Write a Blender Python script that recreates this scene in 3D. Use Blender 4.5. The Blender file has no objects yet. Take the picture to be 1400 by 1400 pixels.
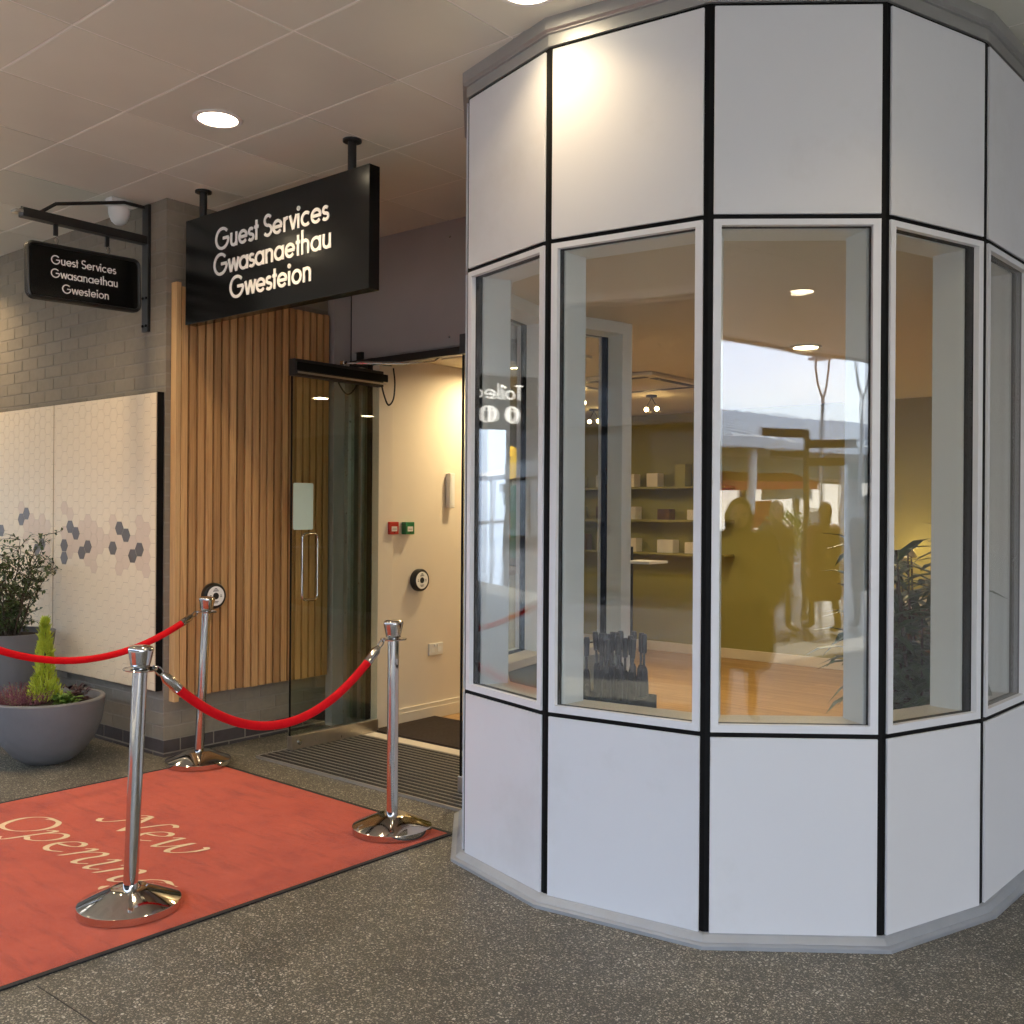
import bpy, bmesh, math, random
from mathutils import Vector, Matrix
rnd = random.Random(7)
SC = bpy.context.scene
COL = SC.collection
R = math.radians

# ------------------------------------------------------------------ camera
CAM_H, YAW, PITCH, ROLL, FPX = 1.497, .688, -.0004, .0067, 1365.0
fw = Vector((-math.sin(YAW)*math.cos(PITCH), math.cos(YAW)*math.cos(PITCH), math.sin(PITCH)))
rt = Vector((math.cos(YAW), math.sin(YAW), 0)); up = rt.cross(fw)
r2 = rt*math.cos(ROLL)+up*math.sin(ROLL); u2 = up*math.cos(ROLL)-rt*math.sin(ROLL)
cam = bpy.data.cameras.new('camera'); cam_ob = bpy.data.objects.new('camera', cam); COL.objects.link(cam_ob)
cam_ob.matrix_world = Matrix(((r2.x, u2.x, -fw.x, 0), (r2.y, u2.y, -fw.y, 0), (r2.z, u2.z, -fw.z, CAM_H), (0, 0, 0, 1)))
cam.sensor_width = 36; cam.lens = 36*FPX/1400; cam.clip_start = .05; cam.clip_end = 600
SC.camera = cam_ob

# ------------------------------------------------------------------ sky, sun, exposure
SUN_EL, SUN_AZ = R(44), R(104)            # azimuth from +Y towards +X: the sun stands down the street to the right
w = bpy.data.worlds.new('World'); SC.world = w; w.use_nodes = True
nt = w.node_tree; nd = nt.nodes; lk = nt.links; nd.clear()
sky = nd.new('ShaderNodeTexSky'); sky.sky_type = 'NISHITA'; sky.sun_disc = False
sky.sun_elevation = SUN_EL; sky.sun_rotation = SUN_AZ; sky.air_density = 1.0; sky.dust_density = 2.0
tc = nd.new('ShaderNodeTexCoord'); mp = nd.new('ShaderNodeMapping'); mp.inputs['Scale'].default_value = (1, 1, 2.6)
cn = nd.new('ShaderNodeTexNoise'); cn.inputs['Scale'].default_value = 2.1; cn.inputs['Detail'].default_value = 7; cn.inputs['Roughness'].default_value = .55
cr = nd.new('ShaderNodeValToRGB'); cr.color_ramp.elements[0].position = .36; cr.color_ramp.elements[1].position = .66
cr.color_ramp.elements[0].color = (.25, .25, .25, 1); cr.color_ramp.elements[1].color = (.92, .92, .92, 1)
mx = nd.new('ShaderNodeMixRGB'); mx.inputs[2].default_value = (5.2, 6.3, 8.2, 1)
bg = nd.new('ShaderNodeBackground'); bg.inputs['Strength'].default_value = .15; wo = nd.new('ShaderNodeOutputWorld')
lk.new(tc.outputs['Generated'], mp.inputs['Vector']); lk.new(mp.outputs[0], cn.inputs['Vector']); lk.new(cn.outputs['Fac'], cr.inputs[0])
lk.new(cr.outputs[0], mx.inputs[0]); lk.new(sky.outputs[0], mx.inputs[1]); lk.new(mx.outputs[0], bg.inputs[0]); lk.new(bg.outputs[0], wo.inputs[0])
sl = bpy.data.lights.new('sun', 'SUN'); sl.energy = 3.4; sl.angle = R(1.5); sl.color = (1, .95, .88)
so = bpy.data.objects.new('sun', sl); COL.objects.link(so)
sd = Vector((math.sin(SUN_AZ)*math.cos(SUN_EL), math.cos(SUN_AZ)*math.cos(SUN_EL), math.sin(SUN_EL)))
so.rotation_euler = sd.to_track_quat('Z', 'Y').to_euler(); so.location = (20, -6, 30)
SC.view_settings.view_transform = 'Standard'; SC.view_settings.look = 'None'
SC.view_settings.exposure = 2.62; SC.view_settings.gamma = 1; SC.view_settings.use_curve_mapping = False
SC.render.engine = 'CYCLES'
cy = SC.cycles
cy.use_denoising = True
try: cy.denoiser = 'OPENIMAGEDENOISE'
except Exception: pass
cy.use_adaptive_sampling = True; cy.adaptive_threshold = .035; cy.max_bounces = 9; cy.diffuse_bounces = 5; cy.glossy_bounces = 6; cy.transmission_bounces = 8; cy.transparent_max_bounces = 40
cy.sample_clamp_indirect = 4; cy.blur_glossy = 1.0; cy.caustics_reflective = True; cy.caustics_refractive = False

LAMP_W = 2.0       # downlights under the canopy
ROOM_W = 3.0        # downlights in the room
CEIL = 3.375

# ------------------------------------------------------------------ materials
def lin(c):
    return tuple((x/12.92 if x <= .04045 else ((x+.055)/1.055)**2.4) for x in c)
def rgb(r, g, b): return lin((r/255, g/255, b/255))
class NT:
    def __init__(s, name):
        s.m = bpy.data.materials.new(name); s.m.use_nodes = True; s.t = s.m.node_tree
        s.b = s.t.nodes['Principled BSDF']; s.o = s.t.nodes['Material Output']
    def n(s, kind, **kw):
        x = s.t.nodes.new('ShaderNode'+kind)
        for k, v in kw.items():
            if k.startswith('i_'):
                x.inputs[k[2:].replace('_', ' ')].default_value = v
            else: setattr(x, k, v)
        return x
    def l(s, a, b): s.t.links.new(a, b)
    def mixc(s, fac, a, b, mode='MIX'):
        x = s.n('Mix', data_type='RGBA', blend_type=mode)
        for sock, v in ((x.inputs[0], fac), (x.inputs[6], a), (x.inputs[7], b)):
            if hasattr(v, 'links'): s.l(v, sock)
            elif isinstance(v, (int, float)): sock.default_value = v
            else: sock.default_value = (*v[:3], 1)
        return x.outputs[2]
    def ramp(s, fac, stops):
        x = s.n('ValToRGB'); e = x.color_ramp.elements
        while len(e) < len(stops): e.new(.5)
        for q, (p, c) in zip(e, stops):
            q.position = p; q.color = (*c[:3], 1) if not isinstance(c, (int, float)) else (c, c, c, 1)
        s.l(fac, x.inputs[0]); return x.outputs[0]
    def bump(s, h, dist=.002, strength=1):
        x = s.n('Bump'); x.inputs['Distance'].default_value = dist; x.inputs['Strength'].default_value = strength
        s.l(h, x.inputs['Height']); s.l(x.outputs[0], s.b.inputs['Normal']); return x
    def coord(s, scale=(1, 1, 1), rand=False, which='Object'):
        c = s.n('TexCoord'); m = s.n('Mapping'); m.inputs['Scale'].default_value = scale
        s.l(c.outputs[which], m.inputs['Vector'])
        if rand:
            i = s.n('ObjectInfo'); v = s.n('VectorMath', operation='SCALE'); v.inputs[0].default_value = (17.3, 29.1, 41.7)
            s.l(i.outputs['Random'], v.inputs['Scale']); s.l(v.outputs[0], m.inputs['Location'])
        return m.outputs[0]
    def noise(s, vec, scale, detail=4, rough=.55, out='Fac', dist=0):
        x = s.n('TexNoise'); x.inputs['Scale'].default_value = scale; x.inputs['Detail'].default_value = detail
        x.inputs['Roughness'].default_value = rough; x.inputs['Distortion'].default_value = dist
        s.l(vec, x.inputs['Vector']); return x.outputs[out]

def mat(name, c, rough=.5, metal=0, var=.08, vs=6, bump=0, bs=80, spec=.5, rand=0, rvar=0, coat=0):
    """plain surface with mottled tone, fine relief and, with rand, a tone of its own for each piece"""
    q = NT(name); b = q.b
    b.inputs['Roughness'].default_value = rough; b.inputs['Metallic'].default_value = metal
    b.inputs['Specular IOR Level'].default_value = spec
    if coat: b.inputs['Coat Weight'].default_value = coat; b.inputs['Coat Roughness'].default_value = .05
    v = q.coord(rand=bool(rand)); n = q.noise(v, vs)
    col = q.mixc(n, tuple(x*(1-var*1.6) for x in c), tuple(min(1, x*(1+var*1.6)) for x in c))
    if rand:
        i = q.n('ObjectInfo'); k = q.ramp(i.outputs['Random'], [(0, 1-rand), (1, 1+rand)] if rand < 1 else [(0, 0), (1, 1)])
        col = q.mixc(1.0, col, k, 'MULTIPLY')
    q.l(col, b.inputs['Base Color'])
    if rvar:
        rr = q.n('MapRange'); rr.inputs[3].default_value = max(.01, rough-rvar); rr.inputs[4].default_value = min(1, rough+rvar)
        q.l(q.noise(v, vs*2.3, 6), rr.inputs[0]); q.l(rr.outputs[0], b.inputs['Roughness'])
    if bump: q.bump(q.noise(v, bs, 3), bump)
    return q.m
def glow(name, c, strength):
    q = NT(name); q.b.inputs['Base Color'].default_value = (*c, 1); q.b.inputs['Emission Color'].default_value = (*c, 1)
    q.b.inputs['Emission Strength'].default_value = strength; return q.m

MT = {}
def panel_mat():
    q = NT('white_panel'); b = q.b; b.inputs['Specular IOR Level'].default_value = .35
    v = q.coord(which='Object'); n = q.noise(v, 2.2, 3)
    col = q.mixc(n, (.685, .695, .715), (.725, .735, .75))
    sm = q.noise(v, 1.6, 6, .66); col = q.mixc(1.0, col, q.ramp(sm, [(.30, (.93, .925, .91)), (.46, (1, 1, 1))]), 'MULTIPLY')      # faint smears
    q.l(col, b.inputs['Base Color'])
    rr = q.n('MapRange'); rr.inputs[3].default_value = .42; rr.inputs[4].default_value = .62; q.l(q.noise(v, 5, 6), rr.inputs[0]); q.l(rr.outputs[0], b.inputs['Roughness'])
    q.bump(q.noise(v, 3.2, 2), .0016); return q.m
MT['white_panel'] = panel_mat()
MT['white_frame'] = mat('white_frame', (.74, .75, .77), .35, var=.02)
MT['black_joint'] = mat('black_joint', (.005, .005, .005), .6, var=.2, spec=.15)
MT['grey_post'] = mat('grey_post', (.78, .80, .80), .5, var=.02)
MT['cream_sill'] = mat('cream_sill', (.72, .66, .55), .4, var=.04)
MT['dado'] = mat('dado', (.30, .34, .30), .6, var=.05)
MT['skirting_metal'] = mat('skirting_metal', (.36, .385, .41), .5, .35, var=.08, vs=9, rvar=.1)
MT['trim_metal'] = mat('trim_metal', (.42, .42, .41), .4, .6, var=.08)
MT['dark_metal'] = mat('dark_metal', (.035, .033, .031), .42, .3, var=.15)
MT['black_paint'] = mat('black_paint', (.012, .012, .012), .35, var=.2, rvar=.08)
MT['sign_face'] = mat('sign_face', (.004, .004, .0035), .19, var=.05, spec=.36)
MT['letter_white'] = mat('letter_white', (.90, .89, .86), .5, var=.02)
MT['steel'] = mat('steel', (.60, .59, .57), .07, 1, var=.02, vs=9, rvar=.025)
MT['brushed'] = mat('brushed', (.62, .58, .52), .3, 1, var=.08, vs=20, rvar=.08)
MT['fascia'] = mat('fascia', (.40, .385, .375), .5, var=.06, vs=3, rvar=.06)
MT['mortar'] = mat('mortar', (.255, .225, .185), .9, var=.08, vs=30, bump=.002, bs=160)
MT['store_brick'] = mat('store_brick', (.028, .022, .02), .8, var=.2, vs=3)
MT['brick'] = mat('brick', (.235, .203, .155), .8, var=.10, vs=22, bump=.0012, bs=120, rand=.07)
MT['dark_brick'] = mat('dark_brick', (.055, .045, .045), .55, var=.2, vs=22, bump=.001, bs=120, rand=.25)
MT['board'] = mat('board', (.58, .46, .31), .42, var=.03, vs=3, rvar=.05)
MT['hex_pale'] = mat('hex_pale', (.80, .67, .47), .42, var=.03, vs=8)
MT['hex_beige'] = mat('hex_beige', (.70, .545, .39), .42, var=.03)
MT['hex_grey'] = mat('hex_grey', (.125, .10, .078), .42, var=.05)
MT['ceiling_tile'] = mat('ceiling_tile', (.69, .685, .59), .36, var=.045, vs=2.2, bump=.00015, bs=5, rand=.06, rvar=.05)
MT['ceiling_bar'] = mat('ceiling_bar', (.92, .90, .83), .4, var=.04)
MT['cream_wall'] = mat('cream_wall', (.74, .66, .54), .75, var=.02, bump=.0003, bs=140)
MT['olive_wall'] = mat('olive_wall', (.31, .285, .085), .75, var=.03, bump=.0003, bs=140)
MT['grey_wall'] = mat('grey_wall', (.40, .41, .41), .75, var=.03)
MT['room_ceiling'] = mat('room_ceiling', (.66, .61, .47), .8, var=.02)
MT['white_plastic'] = mat('white_plastic', (.75, .74, .71), .4, var=.03)
MT['red_plastic'] = mat('red_plastic', (.45, .03, .02), .35, var=.05)
MT['green_plastic'] = mat('green_plastic', (.02, .17, .06), .35, var=.05)
MT['frosted'] = mat('frosted', (.50, .66, .63), .35, var=.03, spec=.6)
MT['rubber'] = mat('rubber', (.012, .012, .012), .7, var=.2)
MT['bowl'] = mat('bowl', (.145, .145, .15), .62, var=.10, vs=9, bump=.0006, bs=60, rvar=.12)
MT['soil'] = mat('soil', (.05, .032, .02), .95, var=.5, vs=40, bump=.01, bs=45)
MT['coir'] = mat('coir', (.045, .030, .020), .95, var=.4, vs=60, bump=.004, bs=260)
MT['grate'] = mat('grate', (.016, .014, .013), .7, .0, var=.2, vs=30)
MT['grate_edge'] = mat('grate_edge', (.42, .39, .34), .4, .7, var=.15)
MT['umbrella_cloth'] = mat('umbrella_cloth', (.003, .003, .003), .7, var=.2, bump=.001, bs=90, spec=.12)
MT['yellow'] = mat('yellow', (.85, .62, .03), .5, var=.04)
MT['teal'] = mat('teal', (.01, .16, .13), .5, var=.06)
MT['dark_wood'] = mat('dark_wood', (.12, .065, .03), .5, var=.25, vs=12)
MT['skin'] = mat('skin', (.52, .31, .22), .5, var=.05)
MT['paper'] = mat('paper', (.68, .66, .62), .7, var=.1, vs=14)
MT['asphalt_roof'] = mat('asphalt_roof', (.10, .10, .10), .9, var=.1)
MT['shop_white'] = mat('shop_white', (.74, .75, .76), .5, var=.04)
MT['shop_grey'] = mat('shop_grey', (.22, .23, .24), .5, var=.06)
MT['shop_dark'] = mat('shop_dark', (.035, .035, .04), .35, var=.2)
MT['shop_roof'] = mat('shop_roof', (.26, .30, .33), .4, .2, var=.12, vs=1.5)
MT['red_cloth'] = mat('red_cloth', (.55, .02, .025), .7, var=.08)
MT['orange_sign'] = mat('orange_sign', (.75, .20, .04), .5, var=.05)
MT['teal_sign'] = mat('teal_sign', (.25, .42, .44), .5, var=.05)
MT['shop_fill_glow'] = glow('shop_fill_glow', (1, .93, .82), .75)  # glow added to the shop panes to brighten the shaded shopfronts
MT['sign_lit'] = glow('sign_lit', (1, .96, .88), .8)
MT['lamp_glow'] = glow('lamp_glow', (1, .84, .58), 3.5)
MT['room_glow'] = glow('room_glow', (1, .78, .46), 9)
MT['bulb_glow'] = glow('bulb_glow', (1, .66, .28), 9)

def rope_mat():
    q = NT('rope_velvet'); q.b.inputs['Roughness'].default_value = .75
    q.b.inputs['Sheen Weight'].default_value = .0; q.b.inputs['Specular IOR Level'].default_value = .2; q.b.inputs['Sheen Tint'].default_value = (1, .3, .3, 1)
    v = q.coord(); n = q.noise(v, 30, 5)
    q.l(q.mixc(n, (.52, .001, .005), (.70, .002, .010)), q.b.inputs['Base Color'])
    q.bump(q.noise(v, 420, 2), .0012); return q.m
MT['rope'] = rope_mat()

def glass_mat(name, tint, f0, wave=0, seed=0, rough=0):
    """thin clear pane: transparent, with a mirror share that rises towards grazing angles"""
    q = NT(name); q.t.nodes.remove(q.b)
    tr = q.n('BsdfTransparent'); tr.inputs[0].default_value = (*tint, 1)
    gl = q.n('BsdfAnisotropic') if hasattr(bpy.types, 'ShaderNodeBsdfAnisotropic') else q.n('BsdfGlossy')
    gl.inputs['Roughness'].default_value = rough; gl.inputs['Color'].default_value = (1, 1, 1, 1)
    g = q.n('NewGeometry'); d = q.n('VectorMath', operation='DOT_PRODUCT'); q.l(g.outputs['Incoming'], d.inputs[0]); q.l(g.outputs['Normal'], d.inputs[1])
    a = q.n('Math', operation='ABSOLUTE'); q.l(d.outputs['Value'], a.inputs[0])
    s1 = q.n('Math', operation='SUBTRACT'); s1.inputs[0].default_value = 1; q.l(a.outputs[0], s1.inputs[1])
    p = q.n('Math', operation='POWER'); q.l(s1.outputs[0], p.inputs[0]); p.inputs[1].default_value = 5
    m = q.n('Math', operation='MULTIPLY_ADD'); q.l(p.outputs[0], m.inputs[0]); m.inputs[1].default_value = 1-f0; m.inputs[2].default_value = f0
    ms = q.n('MixShader'); q.l(m.outputs[0], ms.inputs[0]); q.l(tr.outputs[0], ms.inputs[1]); q.l(gl.outputs[0], ms.inputs[2])
    if wave:
        c = q.n('TexCoord'); mp_ = q.n('Mapping'); mp_.inputs['Location'].default_value = (seed*3.1, seed*5.7, seed); q.l(c.outputs['Object'], mp_.inputs[0])
        nz = q.noise(mp_.outputs[0], 2.6, 1.5, .4)
        b = q.n('Bump'); b.inputs['Distance'].default_value = wave; q.l(nz, b.inputs['Height']); q.l(b.outputs[0], gl.inputs['Normal'])
    q.l(ms.outputs[0], q.o.inputs[0]); return q.m
MT['pane_outer'] = glass_mat('pane_outer', (.985, .99, .985), .037, .0010, 0)
MT['pane_inner'] = glass_mat('pane_inner', (.98, .988, .98), .035, .0012, 3)
MT['door_glass'] = glass_mat('door_glass', (.88, .92, .86), .045, .0006, 5)

def wood_mat(name, a, b, rand=.3):
    q = NT(name); q.b.inputs['Roughness'].default_value = .55
    v = q.coord((1, 1, .055), rand=True)
    wv = q.n('TexWave', wave_type='BANDS', bands_direction='Y'); wv.inputs['Scale'].default_value = 26; wv.inputs['Distortion'].default_value = 7.5
    wv.inputs['Detail'].default_value = 3; wv.inputs['Detail Scale'].default_value = 1.1; wv.inputs['Detail Roughness'].default_value = .55; q.l(v, wv.inputs['Vector'])
    n = q.noise(q.coord((30, 30, 1.6), rand=True), 1.0, 5, .6, dist=1.0)
    f = q.noise(q.coord((170, 170, 4), rand=True), 1, 3)
    col = q.ramp(wv.outputs['Fac'], [(.0, b), (.35, tuple(x*.8+y*.2 for x, y in zip(a, b))), (1, a)])
    col = q.mixc(.55, col, q.ramp(n, [(.3, b), (.55, a), (.75, tuple(x*1.1 for x in a))])); col = q.mixc(.28, col, q.mixc(f, b, a))
    i = q.n('ObjectInfo'); k = q.ramp(i.outputs['Random'], [(0, (1-rand, (1-rand)*.92, (1-rand)*.86)), (.5, (1, .98, .96)), (1, (1+rand*.4, 1+rand*.5, 1+rand*.6))])
    col = q.mixc(1.0, col, k, 'MULTIPLY'); q.l(col, q.b.inputs['Base Color'])
    q.bump(f, .0008); return q.m
MT['cedar'] = wood_mat('cedar', (.66, .395, .165), (.34, .165, .062), .34)
MT['cedar_edge'] = wood_mat('cedar_edge', (.64, .41, .19), (.44, .25, .105), .1)
def floor_wood():
    q = NT('oak_floor'); q.b.inputs['Roughness'].default_value = .38
    v = q.coord((1.2, 14, 1)); n = q.noise(v, 1.5, 6, .6, dist=.6)
    br = q.n('TexBrick'); br.inputs['Scale'].default_value = 1; br.inputs['Brick Width'].default_value = 1.4; br.inputs['Row Height'].default_value = .14
    br.inputs['Mortar Size'].default_value = .002; br.inputs['Color1'].default_value = (1, 1, 1, 1); br.inputs['Color2'].default_value = (.82, .80, .76, 1); br.inputs['Mortar'].default_value = (.35, .3, .25, 1)
    q.l(q.coord(), br.inputs['Vector'])
    q.l(q.mixc(1.0, q.ramp(n, [(.3, (.42, .25, .10)), (.7, (.60, .39, .18))]), br.outputs['Color'], 'MULTIPLY'), q.b.inputs['Base Color']); return q.m
MT['oak_floor'] = floor_wood()

def terrazzo():
    q = NT('resin_aggregate'); b = q.b; v = q.coord()
    def chips(scale, lo, hi, off):
        m = q.n('Mapping'); m.inputs['Location'].default_value = (off, off*.7, 0); q.l(v, m.inputs[0])
        wv = q.n('VectorMath', operation='ADD'); nn = q.n('TexNoise'); nn.inputs['Scale'].default_value = scale*.9; q.l(m.outputs[0], nn.inputs['Vector'])
        sc = q.n('VectorMath', operation='SCALE'); sc.inputs['Scale'].default_value = 1.3/scale; q.l(nn.outputs['Color'], sc.inputs[0])
        q.l(m.outputs[0], wv.inputs[0]); q.l(sc.outputs[0], wv.inputs[1])
        vo = q.n('TexVoronoi'); vo.inputs['Scale'].default_value = scale; q.l(wv.outputs[0], vo.inputs['Vector'])
        sep = q.n('SeparateColor'); q.l(vo.outputs['Color'], sep.inputs[0])
        keep = q.n('Math', operation='GREATER_THAN'); keep.inputs[1].default_value = lo; q.l(sep.outputs[0], keep.inputs[0])
        near = q.n('Math', operation='LESS_THAN'); near.inputs[1].default_value = hi; q.l(vo.outputs['Distance'], near.inputs[0])
        mm = q.n('Math', operation='MULTIPLY'); q.l(keep.outputs[0], mm.inputs[0]); q.l(near.outputs[0], mm.inputs[1])
        return mm.outputs[0], sep.outputs[1]
    big = q.noise(v, 1.1, 5, .6)
    fine = q.noise(v, 240, 3, .7)
    base = q.mixc(fine, (.044, .040, .029), (.112, .102, .077))
    c1, t1 = chips(120, .47, .40, 0.0); c2, t2 = chips(200, .40, .45, 4.3); c3, t3 = chips(78, .86, .34, 9.1)
    tone = lambda t, a, bb: q.mixc(t, a, bb)
    col = q.mixc(c2, base, tone(t2, (.12, .106, .075), (.31, .28, .205)))
    col = q.mixc(c1, col, tone(t1, (.19, .165, .115), (.55, .50, .39)))
    col = q.mixc(c3, col, tone(t3, (.36, .31, .23), (.66, .62, .52)))
    col = q.mixc(1.0, col, q.ramp(big, [(.3, .72), (.7, 1.18)]), 'MULTIPLY')
    st = q.noise(v, 4.5, 6, .7); col = q.mixc(1.0, col, q.ramp(st, [(.33, .74), (.5, 1)]), 'MULTIPLY')
    gm, gt = chips(2.6, .45, .055, 2.2); col = q.mixc(gm, col, q.mixc(.55, col, (.05, .045, .04)))      # trodden gum
    q.l(col, b.inputs['Base Color'])
    rr = q.n('MapRange'); rr.inputs[3].default_value = .36; rr.inputs[4].default_value = .62; q.l(q.noise(v, 3, 5), rr.inputs[0]); q.l(rr.outputs[0], b.inputs['Roughness'])
    q.bump(fine, .0012); return q.m
MT['terrazzo'] = terrazzo()

def carpet():
    q = NT('red_carpet'); b = q.b; b.inputs['Roughness'].default_value = .95; b.inputs['Specular IOR Level'].default_value = .1
    b.inputs['Sheen Weight'].default_value = .15
    v = q.coord(); n = q.noise(v, 3.2, 8, .68); f = q.noise(v, 330, 3, .7)
    col = q.ramp(n, [(.28, (.36, .050, .018)), (.46, (.50, .078, .027)), (.7, (.57, .096, .034))])
    v2 = q.coord((1.2, 7, 1)); s = q.noise(v2, 2.2, 6, .7)
    col = q.mixc(1.0, col, q.ramp(s, [(.30, .72), (.48, 1)]), 'MULTIPLY')
    col = q.mixc(1.0, col, q.ramp(f, [(.25, .66), (.75, 1.28)]), 'MULTIPLY'); q.l(col, b.inputs['Base Color'])
    q.bump(f, .003); return q.m
MT['carpet'] = carpet()
MT['carpet_cream'] = mat('carpet_cream', (.80, .62, .38), .95, var=.12, vs=60, bump=.003, bs=330, spec=.1)

def paving_mat():
    q = NT('street_paving'); b = q.b; v = q.coord()
    br = q.n('TexBrick'); br.inputs['Scale'].default_value = 1; br.inputs['Brick Width'].default_value = .6; br.inputs['Row Height'].default_value = .3
    br.inputs['Mortar Size'].default_value = .006; br.inputs['Color1'].default_value = (.095, .095, .10, 1); br.inputs['Color2'].default_value = (.155, .15, .15, 1); br.inputs['Mortar'].default_value = (.03, .03, .03, 1)
    q.l(v, br.inputs['Vector']); q.l(q.mixc(1, br.outputs[0], q.ramp(q.noise(v, .8, 5), [(.3, .7), (.7, 1.25)]), 'MULTIPLY'), b.inputs['Base Color'])
    rr = q.n('MapRange'); b.inputs['Specular IOR Level'].default_value = .8; rr.inputs[3].default_value = .04; rr.inputs[4].default_value = .2; q.l(q.noise(v, 1.2, 5), rr.inputs[0]); q.l(rr.outputs[0], b.inputs['Roughness'])
    return q.m
MT['paving'] = paving_mat()
def brick_tex():
    q = NT('far_brickwork'); b = q.b; b.inputs['Roughness'].default_value = .85
    m = q.n('Mapping'); m.inputs['Rotation'].default_value = (R(90), 0, 0); q.l(q.coord(), m.inputs[0])
    br = q.n('TexBrick'); br.inputs['Scale'].default_value = 1; br.inputs['Brick Width'].default_value = .235; br.inputs['Row Height'].default_value = .082
    br.inputs['Mortar Size'].default_value = .005; br.inputs['Color1'].default_value = (.24, .21, .175, 1); br.inputs['Color2'].default_value = (.27, .24, .20, 1); br.inputs['Mortar'].default_value = (.28, .25, .21, 1)
    q.l(m.outputs[0], br.inputs['Vector']); q.l(br.outputs[0], b.inputs['Base Color']); return q.m
MT['far_brick'] = brick_tex()
def leaf_mat(name, a, b_, rough=.5, tr=.25):
    q = NT(name); b = q.b; b.inputs['Roughness'].default_value = rough
    n = q.noise(q.coord(), 16, 4); q.l(q.ramp(n, [(.3, a), (.7, b_)]), b.inputs['Base Color'])
    b.inputs['Subsurface Weight'].default_value = 0
    return q.m
MT['leaf_dark'] = leaf_mat('leaf_dark', (.030, .048, .014), (.085, .125, .035), .4)
MT['leaf_room'] = leaf_mat('leaf_room', (.020, .050, .012), (.060, .125, .028), .45)
MT['leaf_lime'] = leaf_mat('leaf_lime', (.25, .33, .015), (.52, .60, .05), .6)
MT['leaf_green'] = leaf_mat('leaf_green', (.07, .14, .02), (.16, .27, .04), .5)
MT['heather'] = leaf_mat('heather', (.10, .022, .04), (.30, .11, .13), .7)
MT['heather_tip'] = leaf_mat('heather_tip', (.20, .19, .08), (.34, .28, .14), .7)
MT['dark_leafy'] = leaf_mat('dark_leafy', (.03, .008, .012), (.07, .02, .025), .5)
MT['bark'] = mat('bark', (.06, .042, .028), .9, var=.3, vs=30)

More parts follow.
